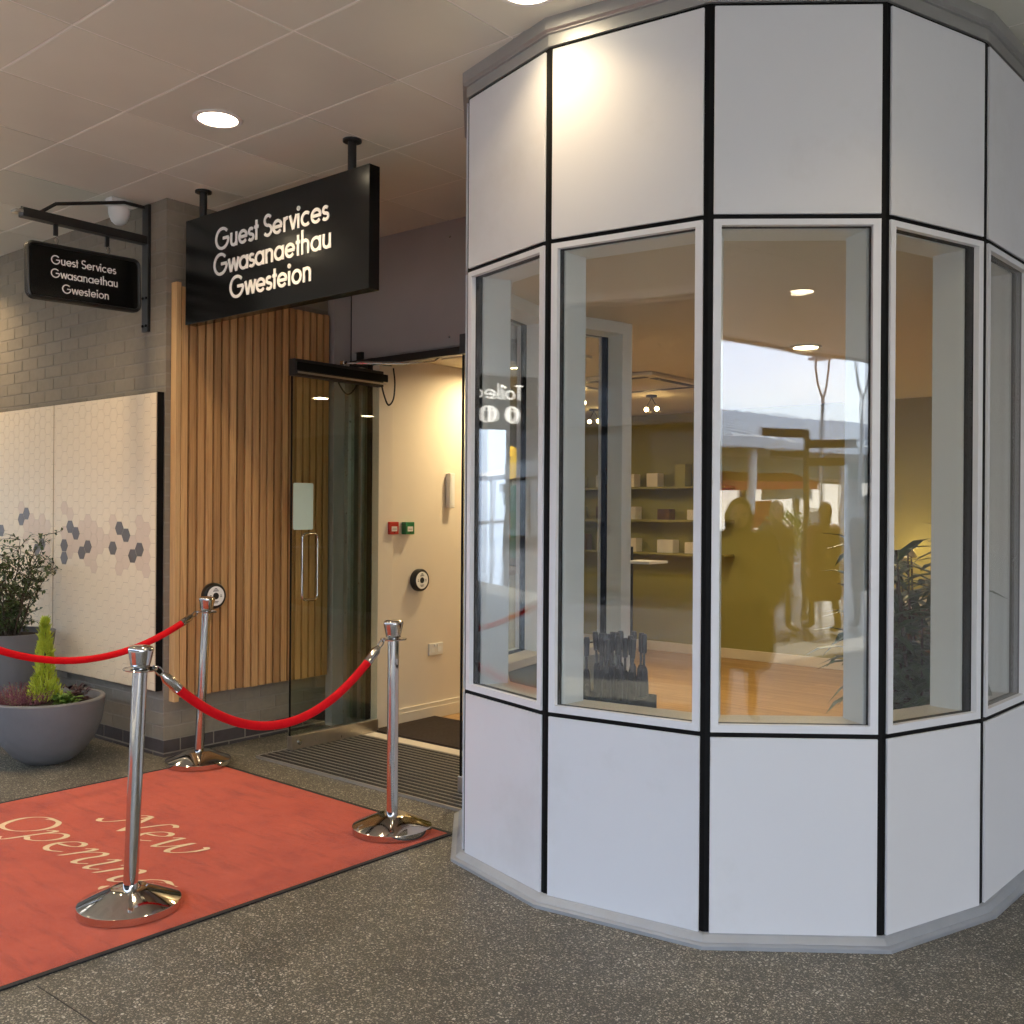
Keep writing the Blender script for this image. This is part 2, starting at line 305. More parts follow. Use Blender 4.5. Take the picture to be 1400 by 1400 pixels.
# ------------------------------------------------------------------ mesh helpers
class MB:
    def __init__(s): s.v = []; s.f = []; s.m = []; s.sm = []
    def add(s, vs, fs, mi=0, smooth=False):
        o = len(s.v); s.v += [tuple(x) for x in vs]
        for q in fs: s.f.append(tuple(i+o for i in q)); s.m.append(mi); s.sm.append(smooth)
        return s
    def box(s, a, b, mi=0):
        (x0, y0, z0), (x1, y1, z1) = a, b
        return s.add([(x0, y0, z0), (x1, y0, z0), (x1, y1, z0), (x0, y1, z0), (x0, y0, z1), (x1, y0, z1), (x1, y1, z1), (x0, y1, z1)],
                     [(0, 3, 2, 1), (4, 5, 6, 7), (0, 1, 5, 4), (1, 2, 6, 5), (2, 3, 7, 6), (3, 0, 4, 7)], mi)
    def obox(s, o, ax, ay, az, mi=0):
        """box from a corner and three edge vectors"""
        o, ax, ay, az = map(Vector, (o, ax, ay, az))
        c = [o, o+ax, o+ax+ay, o+ay]; c += [p+az for p in c]
        fs = [(0, 3, 2, 1), (4, 5, 6, 7), (0, 1, 5, 4), (1, 2, 6, 5), (2, 3, 7, 6), (3, 0, 4, 7)]
        if ax.cross(ay).dot(az) < 0: fs = [q[::-1] for q in fs]
        return s.add(c, fs, mi)
    def prism(s, poly, z0, z1, mi=0):
        n = len(poly); vs = [(x, y, z0) for x, y in poly]+[(x, y, z1) for x, y in poly]
        return s.add(vs, [tuple(range(n))[::-1], tuple(range(n, 2*n))]+[(i, (i+1) % n, (i+1) % n+n, i+n) for i in range(n)], mi)
    def lathe(s, prof, c=(0, 0, 0), n=32, mi=0, smooth=True, axis='z'):
        vs = []; fs = []
        for r, z in prof:
            for k in range(n):
                a = 2*math.pi*k/n; p = (r*math.cos(a), r*math.sin(a), z)
                if axis == 'x': p = (p[2], p[0], p[1])
                if axis == 'y': p = (p[1], p[2], p[0])
                vs.append((c[0]+p[0], c[1]+p[1], c[2]+p[2]))
        for j in range(len(prof)-1):
            for k in range(n):
                fs.append((j*n+k, j*n+(k+1) % n, (j+1)*n+(k+1) % n, (j+1)*n+k))
        s.add(vs, fs, mi, smooth)
        o = len(s.v)-len(vs)
        for j, fl in ((0, True), (len(prof)-1, False)):
            if prof[j][0] > 1e-4:
                ring = list(range(len(s.v), len(s.v)+n)); s.v += [s.v[o+j*n+k] for k in range(n)]
                s.f.append(tuple(ring[::-1] if fl else ring)); s.m.append(mi); s.sm.append(False)
        return s
    def tube(s, pts, r, n=8, mi=0, smooth=True, cap=True):
        pts = [Vector(p) for p in pts]; rs = r if isinstance(r, (list, tuple)) else [r]*len(pts)
        vs = []; fs = []; prev = None
        for i, p in enumerate(pts):
            t = (pts[min(i+1, len(pts)-1)]-pts[max(i-1, 0)]); t.normalize() if t.length > 1e-9 else None
            if prev is None:
                a = Vector((0, 0, 1)) if abs(t.z) < .9 else Vector((1, 0, 0)); nrm = t.cross(a).normalized()
            else:
                nrm = (prev-t*prev.dot(t))
                nrm = nrm.normalized() if nrm.length > 1e-6 else t.orthogonal().normalized()
            prev = nrm; bn = t.cross(nrm)
            for k in range(n):
                a = 2*math.pi*k/n; vs.append(p+(nrm*math.cos(a)+bn*math.sin(a))*rs[i])
        for j in range(len(pts)-1):
            for k in range(n): fs.append((j*n+k, j*n+(k+1) % n, (j+1)*n+(k+1) % n, (j+1)*n+k))
        s.add(vs, fs, mi, smooth)
        if cap:
            o = len(s.v)-len(vs)
            for off, fl in ((0, True), ((len(pts)-1)*n, False)):
                ring = list(range(len(s.v), len(s.v)+n)); s.v += [s.v[o+off+k] for k in range(n)]
                s.f.append(tuple(ring[::-1] if fl else ring)); s.m.append(mi); s.sm.append(False)
        return s
    def ball(s, c, r, n=12, mi=0, sq=(1, 1, 1)):
        prof = [(max(1e-5, r*math.sin(math.pi*k/n)), -r*math.cos(math.pi*k/n)) for k in range(n+1)]
        o = len(s.v); s.lathe(prof, (0, 0, 0), n*2, mi)
        for i in range(o, len(s.v)):
            x, y, z = s.v[i]; s.v[i] = (c[0]+x*sq[0], c[1]+y*sq[1], c[2]+z*sq[2])
        return s
    def mesh(s, name, mats, origin=(0, 0, 0)):
        me = bpy.data.meshes.new(name); o = Vector(origin)
        me.from_pydata([tuple(Vector(p)-o) for p in s.v], [], s.f); me.update()
        for m in (mats if isinstance(mats, (list, tuple)) else [mats]): me.materials.append(MT[m] if isinstance(m, str) else m)
        me.polygons.foreach_set('material_index', s.m); me.polygons.foreach_set('use_smooth', s.sm)
        me.update()
        if any(s.sm) and name != 'tmp': me.set_sharp_from_angle(angle=R(38))
        return me
    def build(s, name, mats, parent=None, bevel=0, seg=2, kind=None, label=None, auto=None, origin=None):
        og = origin if origin is not None else (org(parent) if parent else (0, 0, 0))
        ob = bpy.data.objects.new(name, s.mesh(name, mats, og)); COL.objects.link(ob)
        if parent: ob.parent = parent
        elif origin is not None: ob.location = origin
        if bevel:
            bv = ob.modifiers.new('bevel', 'BEVEL'); bv.width = bevel; bv.segments = seg; bv.limit_method = 'ANGLE'; bv.angle_limit = R(40)
            bv.harden_normals = False
        if kind: ob['kind'] = kind
        if label: ob['label'] = label
        return ob
def org(o):
    v = Vector((0, 0, 0))
    while o is not None: v += o.location; o = o.parent
    return v
def tag(o, label, cat, group=None):
    o['label'] = label; o['category'] = cat
    if group: o['group'] = group
    return o
def thing(name, label, cat, loc=(0, 0, 0), group=None):
    o = bpy.data.objects.new(name, None); COL.objects.link(o); o.location = loc; o.empty_display_size = .1
    return tag(o, label, cat, group)
def struct(o): o['kind'] = 'structure'; return o
def B(a, b): return MB().box(a, b)
def dup(root, loc=None, label=None):
    r = root.copy(); COL.objects.link(r)
    if loc is not None: r.location = loc
    if label: r['label'] = label
    for ch in list(root.children):
        c = ch.copy(); COL.objects.link(c); c.parent = r
        for g in list(ch.children):
            d = g.copy(); COL.objects.link(d); d.parent = c
    return r
def piece(me, name, parent, loc):
    o = bpy.data.objects.new(name, me); COL.objects.link(o); o.parent = parent; o.location = Vector(loc)-org(parent); return o

# ------------------------------------------------------------------ lettering
def arc(cx, cy, r, a0, a1, n=18, ry=None):
    ry = r if ry is None else ry
    return [(cx+r*math.cos(R(a0+(a1-a0)*k/n)), cy+ry*math.sin(R(a0+(a1-a0)*k/n))) for k in range(n+1)]
XH, SW = .64, .105
CR = XH/2-SW/2
def glyph(ch):
    c, cy_ = CR+.06, XH/2; top = 1.06
    L = lambda x, y0, y1: [(x, y0), (x, y1)]
    if ch == ' ': return [], .32
    if ch == 'a': return [arc(c, cy_, CR, 0, 360, 28), L(c+CR, 0, XH)], c+CR+.13
    if ch == 'd': return [arc(c, cy_, CR, 0, 360, 28), L(c+CR, 0, top)], c+CR+.13
    if ch == 'o': return [arc(c, cy_, CR, 0, 360, 28)], c+CR+.12
    if ch == 'c': return [arc(c, cy_, CR, 48, 312)], c+CR*.72+.12
    if ch == 'e': return [arc(c, cy_, CR, 2, 322), [(c-CR, cy_), (c+CR+.03, cy_)]], c+CR+.11
    if ch == 'i': return [L(.09, 0, XH), arc(.09, .86, .035, 0, 360, 10)], .25
    if ch == 'l': return [L(.09, 0, top)], .25
    if ch in 'nh':
        q = .19; return [L(.09, 0, XH if ch == 'n' else top), [(.09, XH*.45)]+arc(.09+q, XH-SW/2-q, q, 180, 0, 14)+[(.09+2*q, 0)]], .09+2*q+.15
    if ch == 'u':
        q = .19; return [[(.09, XH)]+arc(.09+q, SW/2+q, q, 180, 360, 14)+[(.09+2*q, XH*.5)], L(.09+2*q, 0, XH)], .09+2*q+.15
    if ch == 'r': return [L(.09, 0, XH), [(.09, XH*.5)]+arc(.09+.17, XH-SW/2-.17, .17, 180, 68, 9)], .42
    if ch == 't': return [L(.16, 0, .90), [(.02, XH-.05), (.30, XH-.05)]], .35
    if ch == 'v': return [[(.04, XH), (.25, .02)], [(.25, .02), (.46, XH)]], .50
    if ch == 'w': return [[(.04, XH), (.21, .02)], [(.21, .02), (.40, XH)], [(.40, XH), (.59, .02)], [(.59, .02), (.76, XH)]], .80
    if ch == 's':
        q = (XH-SW)/4; x = .20
        return [arc(x, XH-SW/2-q, q*1.1, 35, 270, 14, q)[:-1]+arc(x, SW/2+q, q*1.25, 90, -150, 14, q)], .42
    if ch == 'S':
        q = (1-SW)/4; x = .29
        return [arc(x, 1-SW/2-q, q*.95, 30, 270, 16, q)[:-1]+arc(x, SW/2+q, q*1.1, 90, -150, 16, q)], .62
    if ch == 'G':
        q = .5-SW/2+.02; x = q+.07
        return [arc(x, .5, q, 42, 360, 30), [(x+q, .5), (x+.05, .5)]], x+q+.12
    if ch == 'T': return [L(.26, 0, 1), [(.02, 1-SW/2), (.50, 1-SW/2)]], .52
    return [], .3
def stroke_mesh(mb, pts, w, place, mi, lift, th):
    """a flat band of width w along pts, th thick; place(x, y, h) maps it into the scene"""
    P = [Vector((x, y)) for x, y in pts]; closed = len(P) > 3 and (P[0]-P[-1]).length < 1e-6
    if closed: P = P[:-1]
    n = len(P); lo = []; ro = []
    for i in range(n):
        a = P[(i-1) % n] if (closed or i > 0) else P[i]; b = P[(i+1) % n] if (closed or i < n-1) else P[i]
        d1 = (P[i]-a); d2 = (b-P[i])
        t = ((d1.normalized() if d1.length else Vector((0, 0)))+(d2.normalized() if d2.length else Vector((0, 0))))
        t = t.normalized() if t.length > 1e-6 else Vector((1, 0)); nn = Vector((-t.y, t.x))
        k = 1.0
        if d1.length and d2.length: k = 1/max(.45, math.sqrt(max(0, (1+d1.normalized().dot(d2.normalized()))/2)))
        lo.append(P[i]+nn*w/2*k); ro.append(P[i]-nn*w/2*k)
    vs = [place(p.x, p.y, lift+th) for p in lo]+[place(p.x, p.y, lift+th) for p in ro]+[place(p.x, p.y, lift) for p in lo]+[place(p.x, p.y, lift) for p in ro]
    fs = []
    m = n if closed else n-1
    for i in range(m):
        j = (i+1) % n
        fs += [(i, n+i, n+j, j), (2*n+i, i, j, 2*n+j), (n+i, 3*n+i, 3*n+j, n+j)]
    if not closed: fs += [(0, 2*n, 3*n, n), (n-1, 2*n-1, 4*n-1, 3*n-1)]
    mb.add(vs, fs, mi)
def text_mesh(txt, width, cap, place, lift=0, th=.003, sw=SW, cx=0.0, by=0.0):
    strokes = []; x = 0
    for ch in txt:
        g, adv = glyph(ch)
        strokes += [[(px+x, py) for px, py in st] for st in g]; x += adv
    x0 = min(p[0] for s in strokes for p in s)-SW/2; x1 = max(p[0] for s in strokes for p in s)+SW/2
    mb = MB(); sx = width/(x1-x0)
    for i, s in enumerate(strokes):
        pts = [((px-x0)*sx-width/2+cx, py*cap+by) for px, py in s]
        stroke_mesh(mb, pts, sw*cap, place, 0, lift, th+(i % 3)*.0004)
    return mb

def spline(pts, n=9):
    P = [Vector(p) for p in pts]; P = [P[0]*2-P[1]]+P+[P[-1]*2-P[-2]]; out = []
    for i in range(1, len(P)-2):
        for k in range(n):
            t = k/n; a, b, c, d = P[i-1], P[i], P[i+1], P[i+2]
            out.append(.5*((2*b)+(c-a)*t+(2*a-5*b+4*c-d)*t*t+(3*b-a-3*c+d)*t*t*t))
    out.append(P[-2]); return out
# ================================================================== SETTING
# ground under the canopy, street, far street
g = struct(MB().prism([(-60, -1.9), (40, -1.9), (40, 4.72), (-60, 4.72)], -.2, 0).build('forecourt_ground', 'terrazzo'))
g2 = struct(B((-120, -40, -.25), (120, -1.9, -.004)).build('street_pavement', 'paving'))
g3 = struct(B((-200, -220, -.6), (200, 220, -.26)).build('ground', 'asphalt_roof'))
# expansion joint and small floor box in the foreground
fj = B((-3.13, 1.477, .0), (.9, 1.4805, .0012)).build('floor_joint', 'dark_metal'); struct(fj)

# canopy: soffit panels, edge beam, roof
TX, TY = .6344, .5687; GX, GY = -3.7935, 1.9058
can = B((-60, -1.83, CEIL+.0028), (40, 4.9, CEIL+.05)).build('canopy_ceiling', 'ceiling_bar'); struct(can)
gap = .0046
def tile_verts(mb, x, y, dz=0):
    a, b = TX/2-gap, TY/2-gap; e = .004; z0 = CEIL+.0027; z1 = CEIL+dz
    vs = [(x-a, y-b, z0), (x+a, y-b, z0), (x+a, y+b, z0), (x-a, y+b, z0), (x-a, y-b, z1+.0015), (x+a, y-b, z1+.0015), (x+a, y+b, z1+.0015), (x-a, y+b, z1+.0015),
          (x-a+e, y-b+e, z1), (x+a-e, y-b+e, z1), (x+a-e, y+b-e, z1), (x-a+e, y+b-e, z1)]
    mb.add(vs, [(0, 1, 5, 4), (1, 2, 6, 5), (2, 3, 7, 6), (3, 0, 4, 7), (4, 5, 9, 8), (5, 6, 10, 9), (6, 7, 11, 10), (7, 4, 8, 11), (8, 9, 10, 11)])
one = MB(); tile_verts(one, 0, 0); one.v = [(x, y, z-CEIL) for x, y, z in one.v]
me_t = one.mesh('ceiling_panel', 'ceiling_tile')
rest = MB()
for i in range(-40, 30):
    for j in range(-6, 5):
        x = GX+(i+.5)*TX; y = GY+(j+.5)*TY
        if y-TY/2 < -1.83 or y+TY/2 > 4.75: continue
        if -9 <= i <= 8:
            o = piece(me_t, 'ceiling_panel', can, (x, y, CEIL-.0006*rnd.random()))
            o.rotation_euler = (rnd.uniform(-.0022, .0022), rnd.uniform(-.0022, .0022), 0)
        else: tile_verts(rest, x, y)
rest.build('ceiling_panel_field', 'ceiling_tile', can, kind='stuff')
eb = MB().box((-60, -1.93, CEIL-.02), (40, -1.83, CEIL+.42)).build('canopy_edge', 'trim_metal', bevel=.01); struct(eb)
rf = B((-60, -1.83, CEIL+.2), (40, 14, CEIL+.5)).build('canopy_roof', 'asphalt_roof'); struct(rf)

# room behind the bay
RZ = 2.56
struct(MB().prism([(-9.2, 4.79), (-3.46, 4.79), (-3.42, 4.50), (-1.0, 4.50), (-1.0, 4.79), (4.2, 4.79), (4.2, 9.4), (-9.2, 9.4)], -.12, -.001).build('interior_floor', 'oak_floor'))
struct(MB().prism([(-9.2, 4.80), (-3.46, 4.80), (-3.42, 4.40), (-1.0, 4.40), (-1.0, 4.80), (4.2, 4.80), (4.2, 9.4), (-9.2, 9.4)], RZ+.003, RZ+.1).build('interior_ceiling', 'room_ceiling'))
struct(B((-9.2, 9.4, -.12), (4.2, 9.6, RZ+.3)).build('wall_back', 'olive_wall'))
struct(B((-9.4, 4.9, -.12), (-9.2, 9.6, RZ+.3)).build('wall_far_left', 'grey_wall'))
struct(B((4.2, 4.9, -.12), (4.4, 9.6, RZ+.3)).build('wall_right', 'olive_wall'))
lw = struct(B((-5.33, 4.80, 0), (-5.03, 5.78, RZ)).build('wall_lobby', 'cream_wall'))
struct(B((-9.2, 4.80, 0), (-5.33, 4.9, RZ)).build('wall_front_left', 'grey_wall'))
struct(B((-9.2, 9.385, 0), (4.2, 9.40, .10)).build('skirting_back', 'cream_sill', bevel=.003))
sk = MB().box((-5.03, 4.80, 0), (-5.012, 5.78, .115)).box((-5.012, 4.80, 0), (-5.005, 5.78, .085)).build('skirting_lobby', 'cream_sill', bevel=.003); struct(sk)
struct(MB().prism([(-5.12, 5.783), (-5.03, 5.783), (-5.03, 5.82), (-5.12, 5.82)], 0, RZ).build('wall_end_trim', 'dark_wood'))
struct(B((-1.055, 4.70, 0), (40, 4.88, CEIL+.2)).build('facade_wall', 'fascia'))

# ================================================================== BRICK WALL with corner return
XC, YC = -5.435, 3.318
bw = thing('brick_wall', 'grey brick wall with dark brick base turning the corner beside the entrance', 'wall', (XC, YC, 0))
CH, BL, JT = .082, .235, .009
B((-7.9, YC+.0024, 0), (XC-.0024, 4.70, CEIL)).build('mortar_core', 'mortar', bw)
far = B((-60, YC+.004, 0), (-7.9, 4.7, CEIL)).build('wall_run', 'far_brick', bw)
me_b = {}
def brick_mesh(l, d, h, m):
    k = (round(l, 4), round(d, 4), round(h, 4), m)
    if k not in me_b:
        q = MB().box((0, 0, 0), (l, d, h)); me = q.mesh('brick', m)
        bm = bmesh.new(); bm.from_mesh(me); bmesh.ops.bevel(bm, geom=bm.edges[:], offset=.0013, segments=1, affect='EDGES', clamp_overlap=True); bm.to_mesh(me); bm.free()
        me_b[k] = me
    return me_b[k]
nb = 0
spill = MB()
def put_brick(x, y, z, l, d, h, m):
    global nb
    if l < .02 or h < .01: return
    j = lambda s: rnd.uniform(-s, s)
    if nb < 300:
        piece(brick_mesh(l, d, h, m), 'brick', bw, (x+j(.0007), y+j(.0007), z+j(.0006))); nb += 1
    else: spill.box((x, y, z), (x+l, y+d, z+h), 1 if m == 'dark_brick' else 0)
courses = []
z = -.055; k = 0
while z < CEIL:
    z0, z1 = max(z, 0), min(z+CH-JT, CEIL-.002)
    if z1-z0 > .012: courses.append((k, z0, z1))
    z += CH; k += 1
low = [c for c in courses if c[1] < .44]; high = [c for c in courses if c[1] > 2.10]; mid = [c for c in courses if not (c in low or c in high)]
for grp in (low, high, mid):
    for k, z0, z1 in grp:
        m = 'dark_brick' if z1 < .12 else 'brick'
        odd = k % 2
        # quoin at the corner: stretcher on one face, header on the other
        lx = BL-JT if odd else .1125; ly = .1125 if odd else BL-JT
        put_brick(XC-lx, YC, z0, lx, ly, z1-z0, m)
        if grp is mid: continue
        x = XC-lx-JT
        while x > -7.85:
            put_brick(x-(BL-JT), YC, z0, BL-JT, .1, z1-z0, m); x -= BL
        y = YC+ly+JT
        if grp is low or z0 > 2.75:
            while y < 4.62:
                l = min(BL-JT, 4.66-y); put_brick(XC-.1, y, z0, .1, l, z1-z0, m); y += BL
if spill.v: spill.build('brickwork', ['brick', 'dark_brick'], bw, kind='stuff')

# hexagon-patterned boards on the wall
PX1 = -5.452
boards = [(-6.722, PX1, 'cream wall board with grey hexagons, next to the brick corner'),
          (-7.998, -6.732, 'cream wall board with grey hexagons, behind the potted shrub')]
HEXD = [(-6.489, 1.377), (-6.412, 1.333), (-6.573, 1.25), (-6.571, 1.166), (-6.311, 1.21), (-6.239, 1.249), (-5.925, 1.247), (-5.848, 1.381), (-5.765, 1.339), (-5.684, 1.206), (-5.605, 1.257),
        (-7.201, 1.429), (-7.134, 1.472), (-7.539, 1.339), (-6.97, 1.202), (-6.893, 1.252)]
HEXB = [(-6.576, 1.513), (-6.503, 1.471), (-6.261, 1.432), (-5.927, 1.415), (-5.65, 1.428), (-5.543, 1.391), (-6.197, 1.118), (-5.848, 1.132), (-5.523, 1.126), (-6.876, 1.415), (-5.605, 1.34), (-5.684, 1.29), (-5.765, 1.25), (-5.848, 1.21), (-5.848, 1.295), (-5.925, 1.33), (-6.0, 1.29), (-6.08, 1.25), (-6.08, 1.33), (-6.16, 1.29), (-6.16, 1.37), (-6.239, 1.333), (-6.311, 1.38), (-6.311, 1.295), (-6.412, 1.25), (-6.489, 1.21), (-6.489, 1.295), (-6.573, 1.335), (-6.24, 1.165), (-5.765, 1.165), (-5.60, 1.17), (-5.527, 1.21), (-5.527, 1.3), (-6.16, 1.2), (-7.2, 1.51), (-7.05, 1.43), (-7.05, 1.34), (-6.97, 1.37), (-6.97, 1.29), (-6.88, 1.33), (-7.13, 1.39), (-7.13, 1.3), (-6.89, 1.165), (-6.81, 1.12), (-6.81, 1.2), (-6.81, 1.29), (-6.81, 1.37)]
HP, HV = .0785, .084
def hex_pts(x, z, s=1.0):
    a = HP*2/3*s; h = HV/2*s
    return [(x+a, z), (x+a/2, z+h), (x-a/2, z+h), (x-a, z), (x-a/2, z-h), (x+a/2, z-h)]
c0x, c0z = -6.573, 1.25
def cell(x, z):
    i = round((x-c0x)/HP); off = HV/2 if i % 2 else 0
    return i, round((z-c0z-off)/HV)
DK = {cell(*p) for p in HEXD}; BG = {cell(*p) for p in HEXB}-DK
YB = 3.268
def clip_hex(pts, x0, x1, z0, z1):
    for ax, lim, sg in ((0, x0, 1), (0, x1, -1), (1, z0, 1), (1, z1, -1)):
        out = []
        for i in range(len(pts)):
            a, b = pts[i-1], pts[i]; ia = (a[ax]-lim)*sg >= 0; ib = (b[ax]-lim)*sg >= 0
            if ia != ib:
                t = (lim-a[ax])/(b[ax]-a[ax]); out.append(tuple(a[q]+(b[q]-a[q])*t for q in (0, 1)))
            if ib: out.append(b)
        pts = out
        if not pts: return []
    return pts
for bi, (x0, x1, lab) in enumerate(boards):
    t = thing('wall_board', lab, 'wall board', ((x0+x1)/2, YB, .39), 'cream hexagon boards on the brick wall')
    B((x0, YB, .405), (x1, YB+.006, 2.20)).build('face', 'board', t, bevel=.0015)
    B((x0+.002, YB+.0065, .402), (x1+.004, YC-.001, 2.203)).build('backing', 'black_joint', t)
    pale = MB()
    for i in range(-26, 20):
        for j in range(-14, 16):
            x = c0x+i*HP; z = c0z+j*HV+(HV/2 if i % 2 else 0)
            pts = clip_hex(hex_pts(x, z, .962), x0+.003, x1-.003, .409, 2.196)
            if len(pts) < 3: continue
            A = [(px, YB-.0012, pz) for px, pz in pts]; n = len(A); A += [(px, YB+.001, pz) for px, pz in pts]
            fs = [tuple(range(n)), ]+[(q, n+q, n+(q+1) % n, (q+1) % n) for q in range(n)]
            m = 'hex_grey' if (i, j) in DK else 'hex_beige' if (i, j) in BG else None
            if m: MB().add(A, fs).build('hexagon', m, t)
            else: pale.add(A, fs)
    pale.build('pale_hexagons', 'hex_pale', t, kind='stuff')

# ================================================================== CEDAR CLADDING on the return
wd = thing('cedar_cladding', 'vertical cedar slat cladding on the return wall left of the glass door', 'cladding', (XC, 3.35, .35))
B((XC-.002, 3.362, .375), (XC+.018, 4.55, 2.84)).build('backing', 'black_joint', wd)
B((XC+.001, 3.352, .335), (-5.378, 3.386, 2.868)).build('edge_board', 'cedar_edge', wd, bevel=.002)
NS = 20; sp = (4.55-3.388)/NS
ms = MB().box((0, 0, 0), (.032, sp-.014, 2.49)); mes = ms.mesh('slat', 'cedar')
bm = bmesh.new(); bm.from_mesh(mes); bmesh.ops.bevel(bm, geom=bm.edges[:], offset=.002, segments=1, affect='EDGES'); bm.to_mesh(mes); bm.free()
for i in range(NS): piece(mes, 'slat', wd, (XC+.0185+rnd.uniform(-.002, .002), 3.394+i*sp, .357+rnd.uniform(-.002, .002)))

# ================================================================== ENTRANCE: fascia, frame, sidelight, doors, grating
fa = thing('entrance_fascia', 'dark grey flat fascia panel above the glass doors', 'fascia', (-4.4, 4.717, 2.545))
B((-5.352, 4.717, 2.545), (-3.30, 4.735, CEIL+.01)).build('panel', 'fascia', fa, bevel=.002)
B((-5.43, 4.737, 2.552), (-3.42, 4.95, CEIL+.2)).build('lintel', 'dark_metal', fa)
B((-5.432, 4.566, 0), (-5.36, 4.716, CEIL+.01)).build('side_cladding', 'fascia', fa, bevel=.002)
for x, z in ((-5.30, 2.60), (-5.30, 3.3), (-4.41, 2.62), (-4.41, 3.27), (-3.6, 2.62)):
    MB().lathe([(.008, 0), (.008, .003), (.004, .005), (1e-5, .005)], (0, 0, 0), 10).build('screw', 'steel', None)
    o = bpy.context.scene.collection.objects[-1]; o.parent = fa; o.location = Vector((x, 4.7168, z))-org(fa); o.rotation_euler = (R(90), 0, 0)
df = thing('door_frame', 'bronze metal door frame with narrow side window beside the open glass door', 'door frame', (-5.1, 4.69, 0))
B((-5.355, 4.66, 0), (-5.315, 4.716, 2.54)).build('post', 'brushed', df, bevel=.002)
B((-5.118, 4.655, 0), (-5.070, 4.722, 2.54)).build('post', 'black_paint', df, bevel=.002)
B((-5.225, 4.675, .05), (-5.200, 4.712, 2.50)).build('mullion', 'brushed', df, bevel=.002)
B((-5.315, 4.665, 0), (-5.118, 4.716, .05)).build('sill', 'brushed', df)
B((-5.315, 4.665, 2.49), (-3.46, 4.716, 2.54)).build('head', 'dark_metal', df)
B((-5.313, 4.685, .052), (-5.120, 4.691, 2.488)).build('glass_pane', 'door_glass', df)
B((-5.315, 4.77, 0), (-5.07, 4.79, 2.54)).build('back_panel', 'dado', df)
B((-5.069, 4.66, 0), (-5.004, 4.796, 2.488)).build('jamb', 'cream_wall', df, bevel=.002)
B((-3.55, 4.66, 0), (-3.50, 4.72, 2.54)).build('post', 'black_paint', df, bevel=.002)

XD = -4.974
def door(xd, label, side):
    t = thing('glass_door', label, 'door', (xd, 4.62, 0), 'pair of open glass entrance doors')
    y0, y1 = 3.90, 4.625
    B((xd-.006, y0, .10), (xd+.006, y1, 2.325)).build('glass_pane', 'door_glass', t)
    MB().box((xd-.007, y0-.001, .10), (xd+.007, y0+.003, 2.325)).build('glass_edge', 'black_joint', t)
    rail = B((xd-.022, y0, .014), (xd+.022, y1, .098)).build('bottom_rail', 'brushed', t, bevel=.003)
    MB().lathe([(.017, 0), (.017, .004), (.011, .007), (1e-5, .007)], (xd+.022, y0+.06, .056), 14, axis='x').build('lock', 'steel', rail)
    return t, y0, y1
dl, y0, y1 = door(XD, 'open frameless glass door with frosted plate and pull handle beside the cedar slats', 1)
tr = B((XD-.03, y0, 2.33), (XD+.03, y1+.02, 2.435)).build('closer_box', 'dark_metal', dl, bevel=.004)
B((XD+.031, y0+.02, 2.345), (XD+.034, y1+.04, 2.357)).build('edge_strip', 'brushed', tr)
B((XD+.030, y0+.015, 2.365), (XD+.036, y1+.055, 2.415)).build('cover', 'black_joint', tr, bevel=.002)
def rounded(pts_w, pts_h, r, n=6):
    o = []
    for cx, cy_, a in ((pts_w-r, pts_h-r, 0), (-pts_w+r, pts_h-r, 90), (-pts_w+r, -pts_h+r, 180), (pts_w-r, -pts_h+r, 270)):
        o += [(cx+r*math.cos(R(a+90*k/n)), cy_+r*math.sin(R(a+90*k/n))) for k in range(n+1)]
    return o
def plate_x(x0, x1, yc, zc, hw, hh, r):
    pl = rounded(hw, hh, r); mb = MB(); n = len(pl)
    mb.add([(x0, yc+a, zc+b) for a, b in pl]+[(x1, yc+a, zc+b) for a, b in pl], [tuple(range(n))[::-1], tuple(range(n, 2*n))]+[(i, (i+1) % n, (i+1) % n+n, i+n) for i in range(n)])
    return mb
plate_x(XD+.0065, XD+.0095, 3.988, 1.521, .078, .146, .012).build('push_plate', 'frosted', dl)
hd = rounded(.060, .205, .03)
ring = [(XD+.055, 4.006+a, 1.145+b) for a, b in hd]; ring.append(ring[0])
h = MB().tube(ring, .0075, 10)
for zz in (1.145+.205, 1.145-.205): h.tube([(XD+.006, 4.006, zz), (XD+.055, 4.006, zz)], .006, 8)
h.build('handle', 'steel', dl)
MB().tube([(XD+.03, 4.28, 2.445), (XD+.10, 4.34, 2.450)], .006, 8).tube([(XD+.10, 4.34, 2.450), (XD+.34, 4.56, 2.452)], .011, 8).tube([(XD+.34, 4.56, 2.452), (XD+.47, 4.68, 2.472), (XD+.50, 4.71, 2.50)], .006, 8).build('closer_arm', 'steel', dl)
B((XD+.015, 4.270, 2.437), (XD+.055, 4.300, 2.462)).build('arm_bracket', 'steel', dl, bevel=.003)
B((-5.27, 4.69, 2.46), (-5.22, 4.715, 2.60)).build('cable_box', 'black_paint', dl)
cb = spline([(XD+.02, 4.63, 2.36), (XD+.022, 4.655, 2.28), (XD+.050, 4.67, 2.21), (XD+.088, 4.68, 2.25), (XD+.090, 4.69, 2.36), (XD+.065, 4.70, 2.46)], 7)
MB().tube(cb, .0055, 8).build('cable', 'rubber', dl)
cb2 = [(XD-.03, 4.30+.16*k/8, 2.33-.07*math.sin(math.pi*k/8)) for k in range(9)]
MB().tube(cb2, .005, 6).build('cable', 'rubber', dl)
drr, y0, y1 = door(-3.545, 'open frameless glass door, edge just showing against the white bay', -1)
trr = B((-3.545-.03, y0, 2.33), (-3.545+.03, y1+.05, 2.435)).build('closer_box', 'dark_metal', drr, bevel=.004)

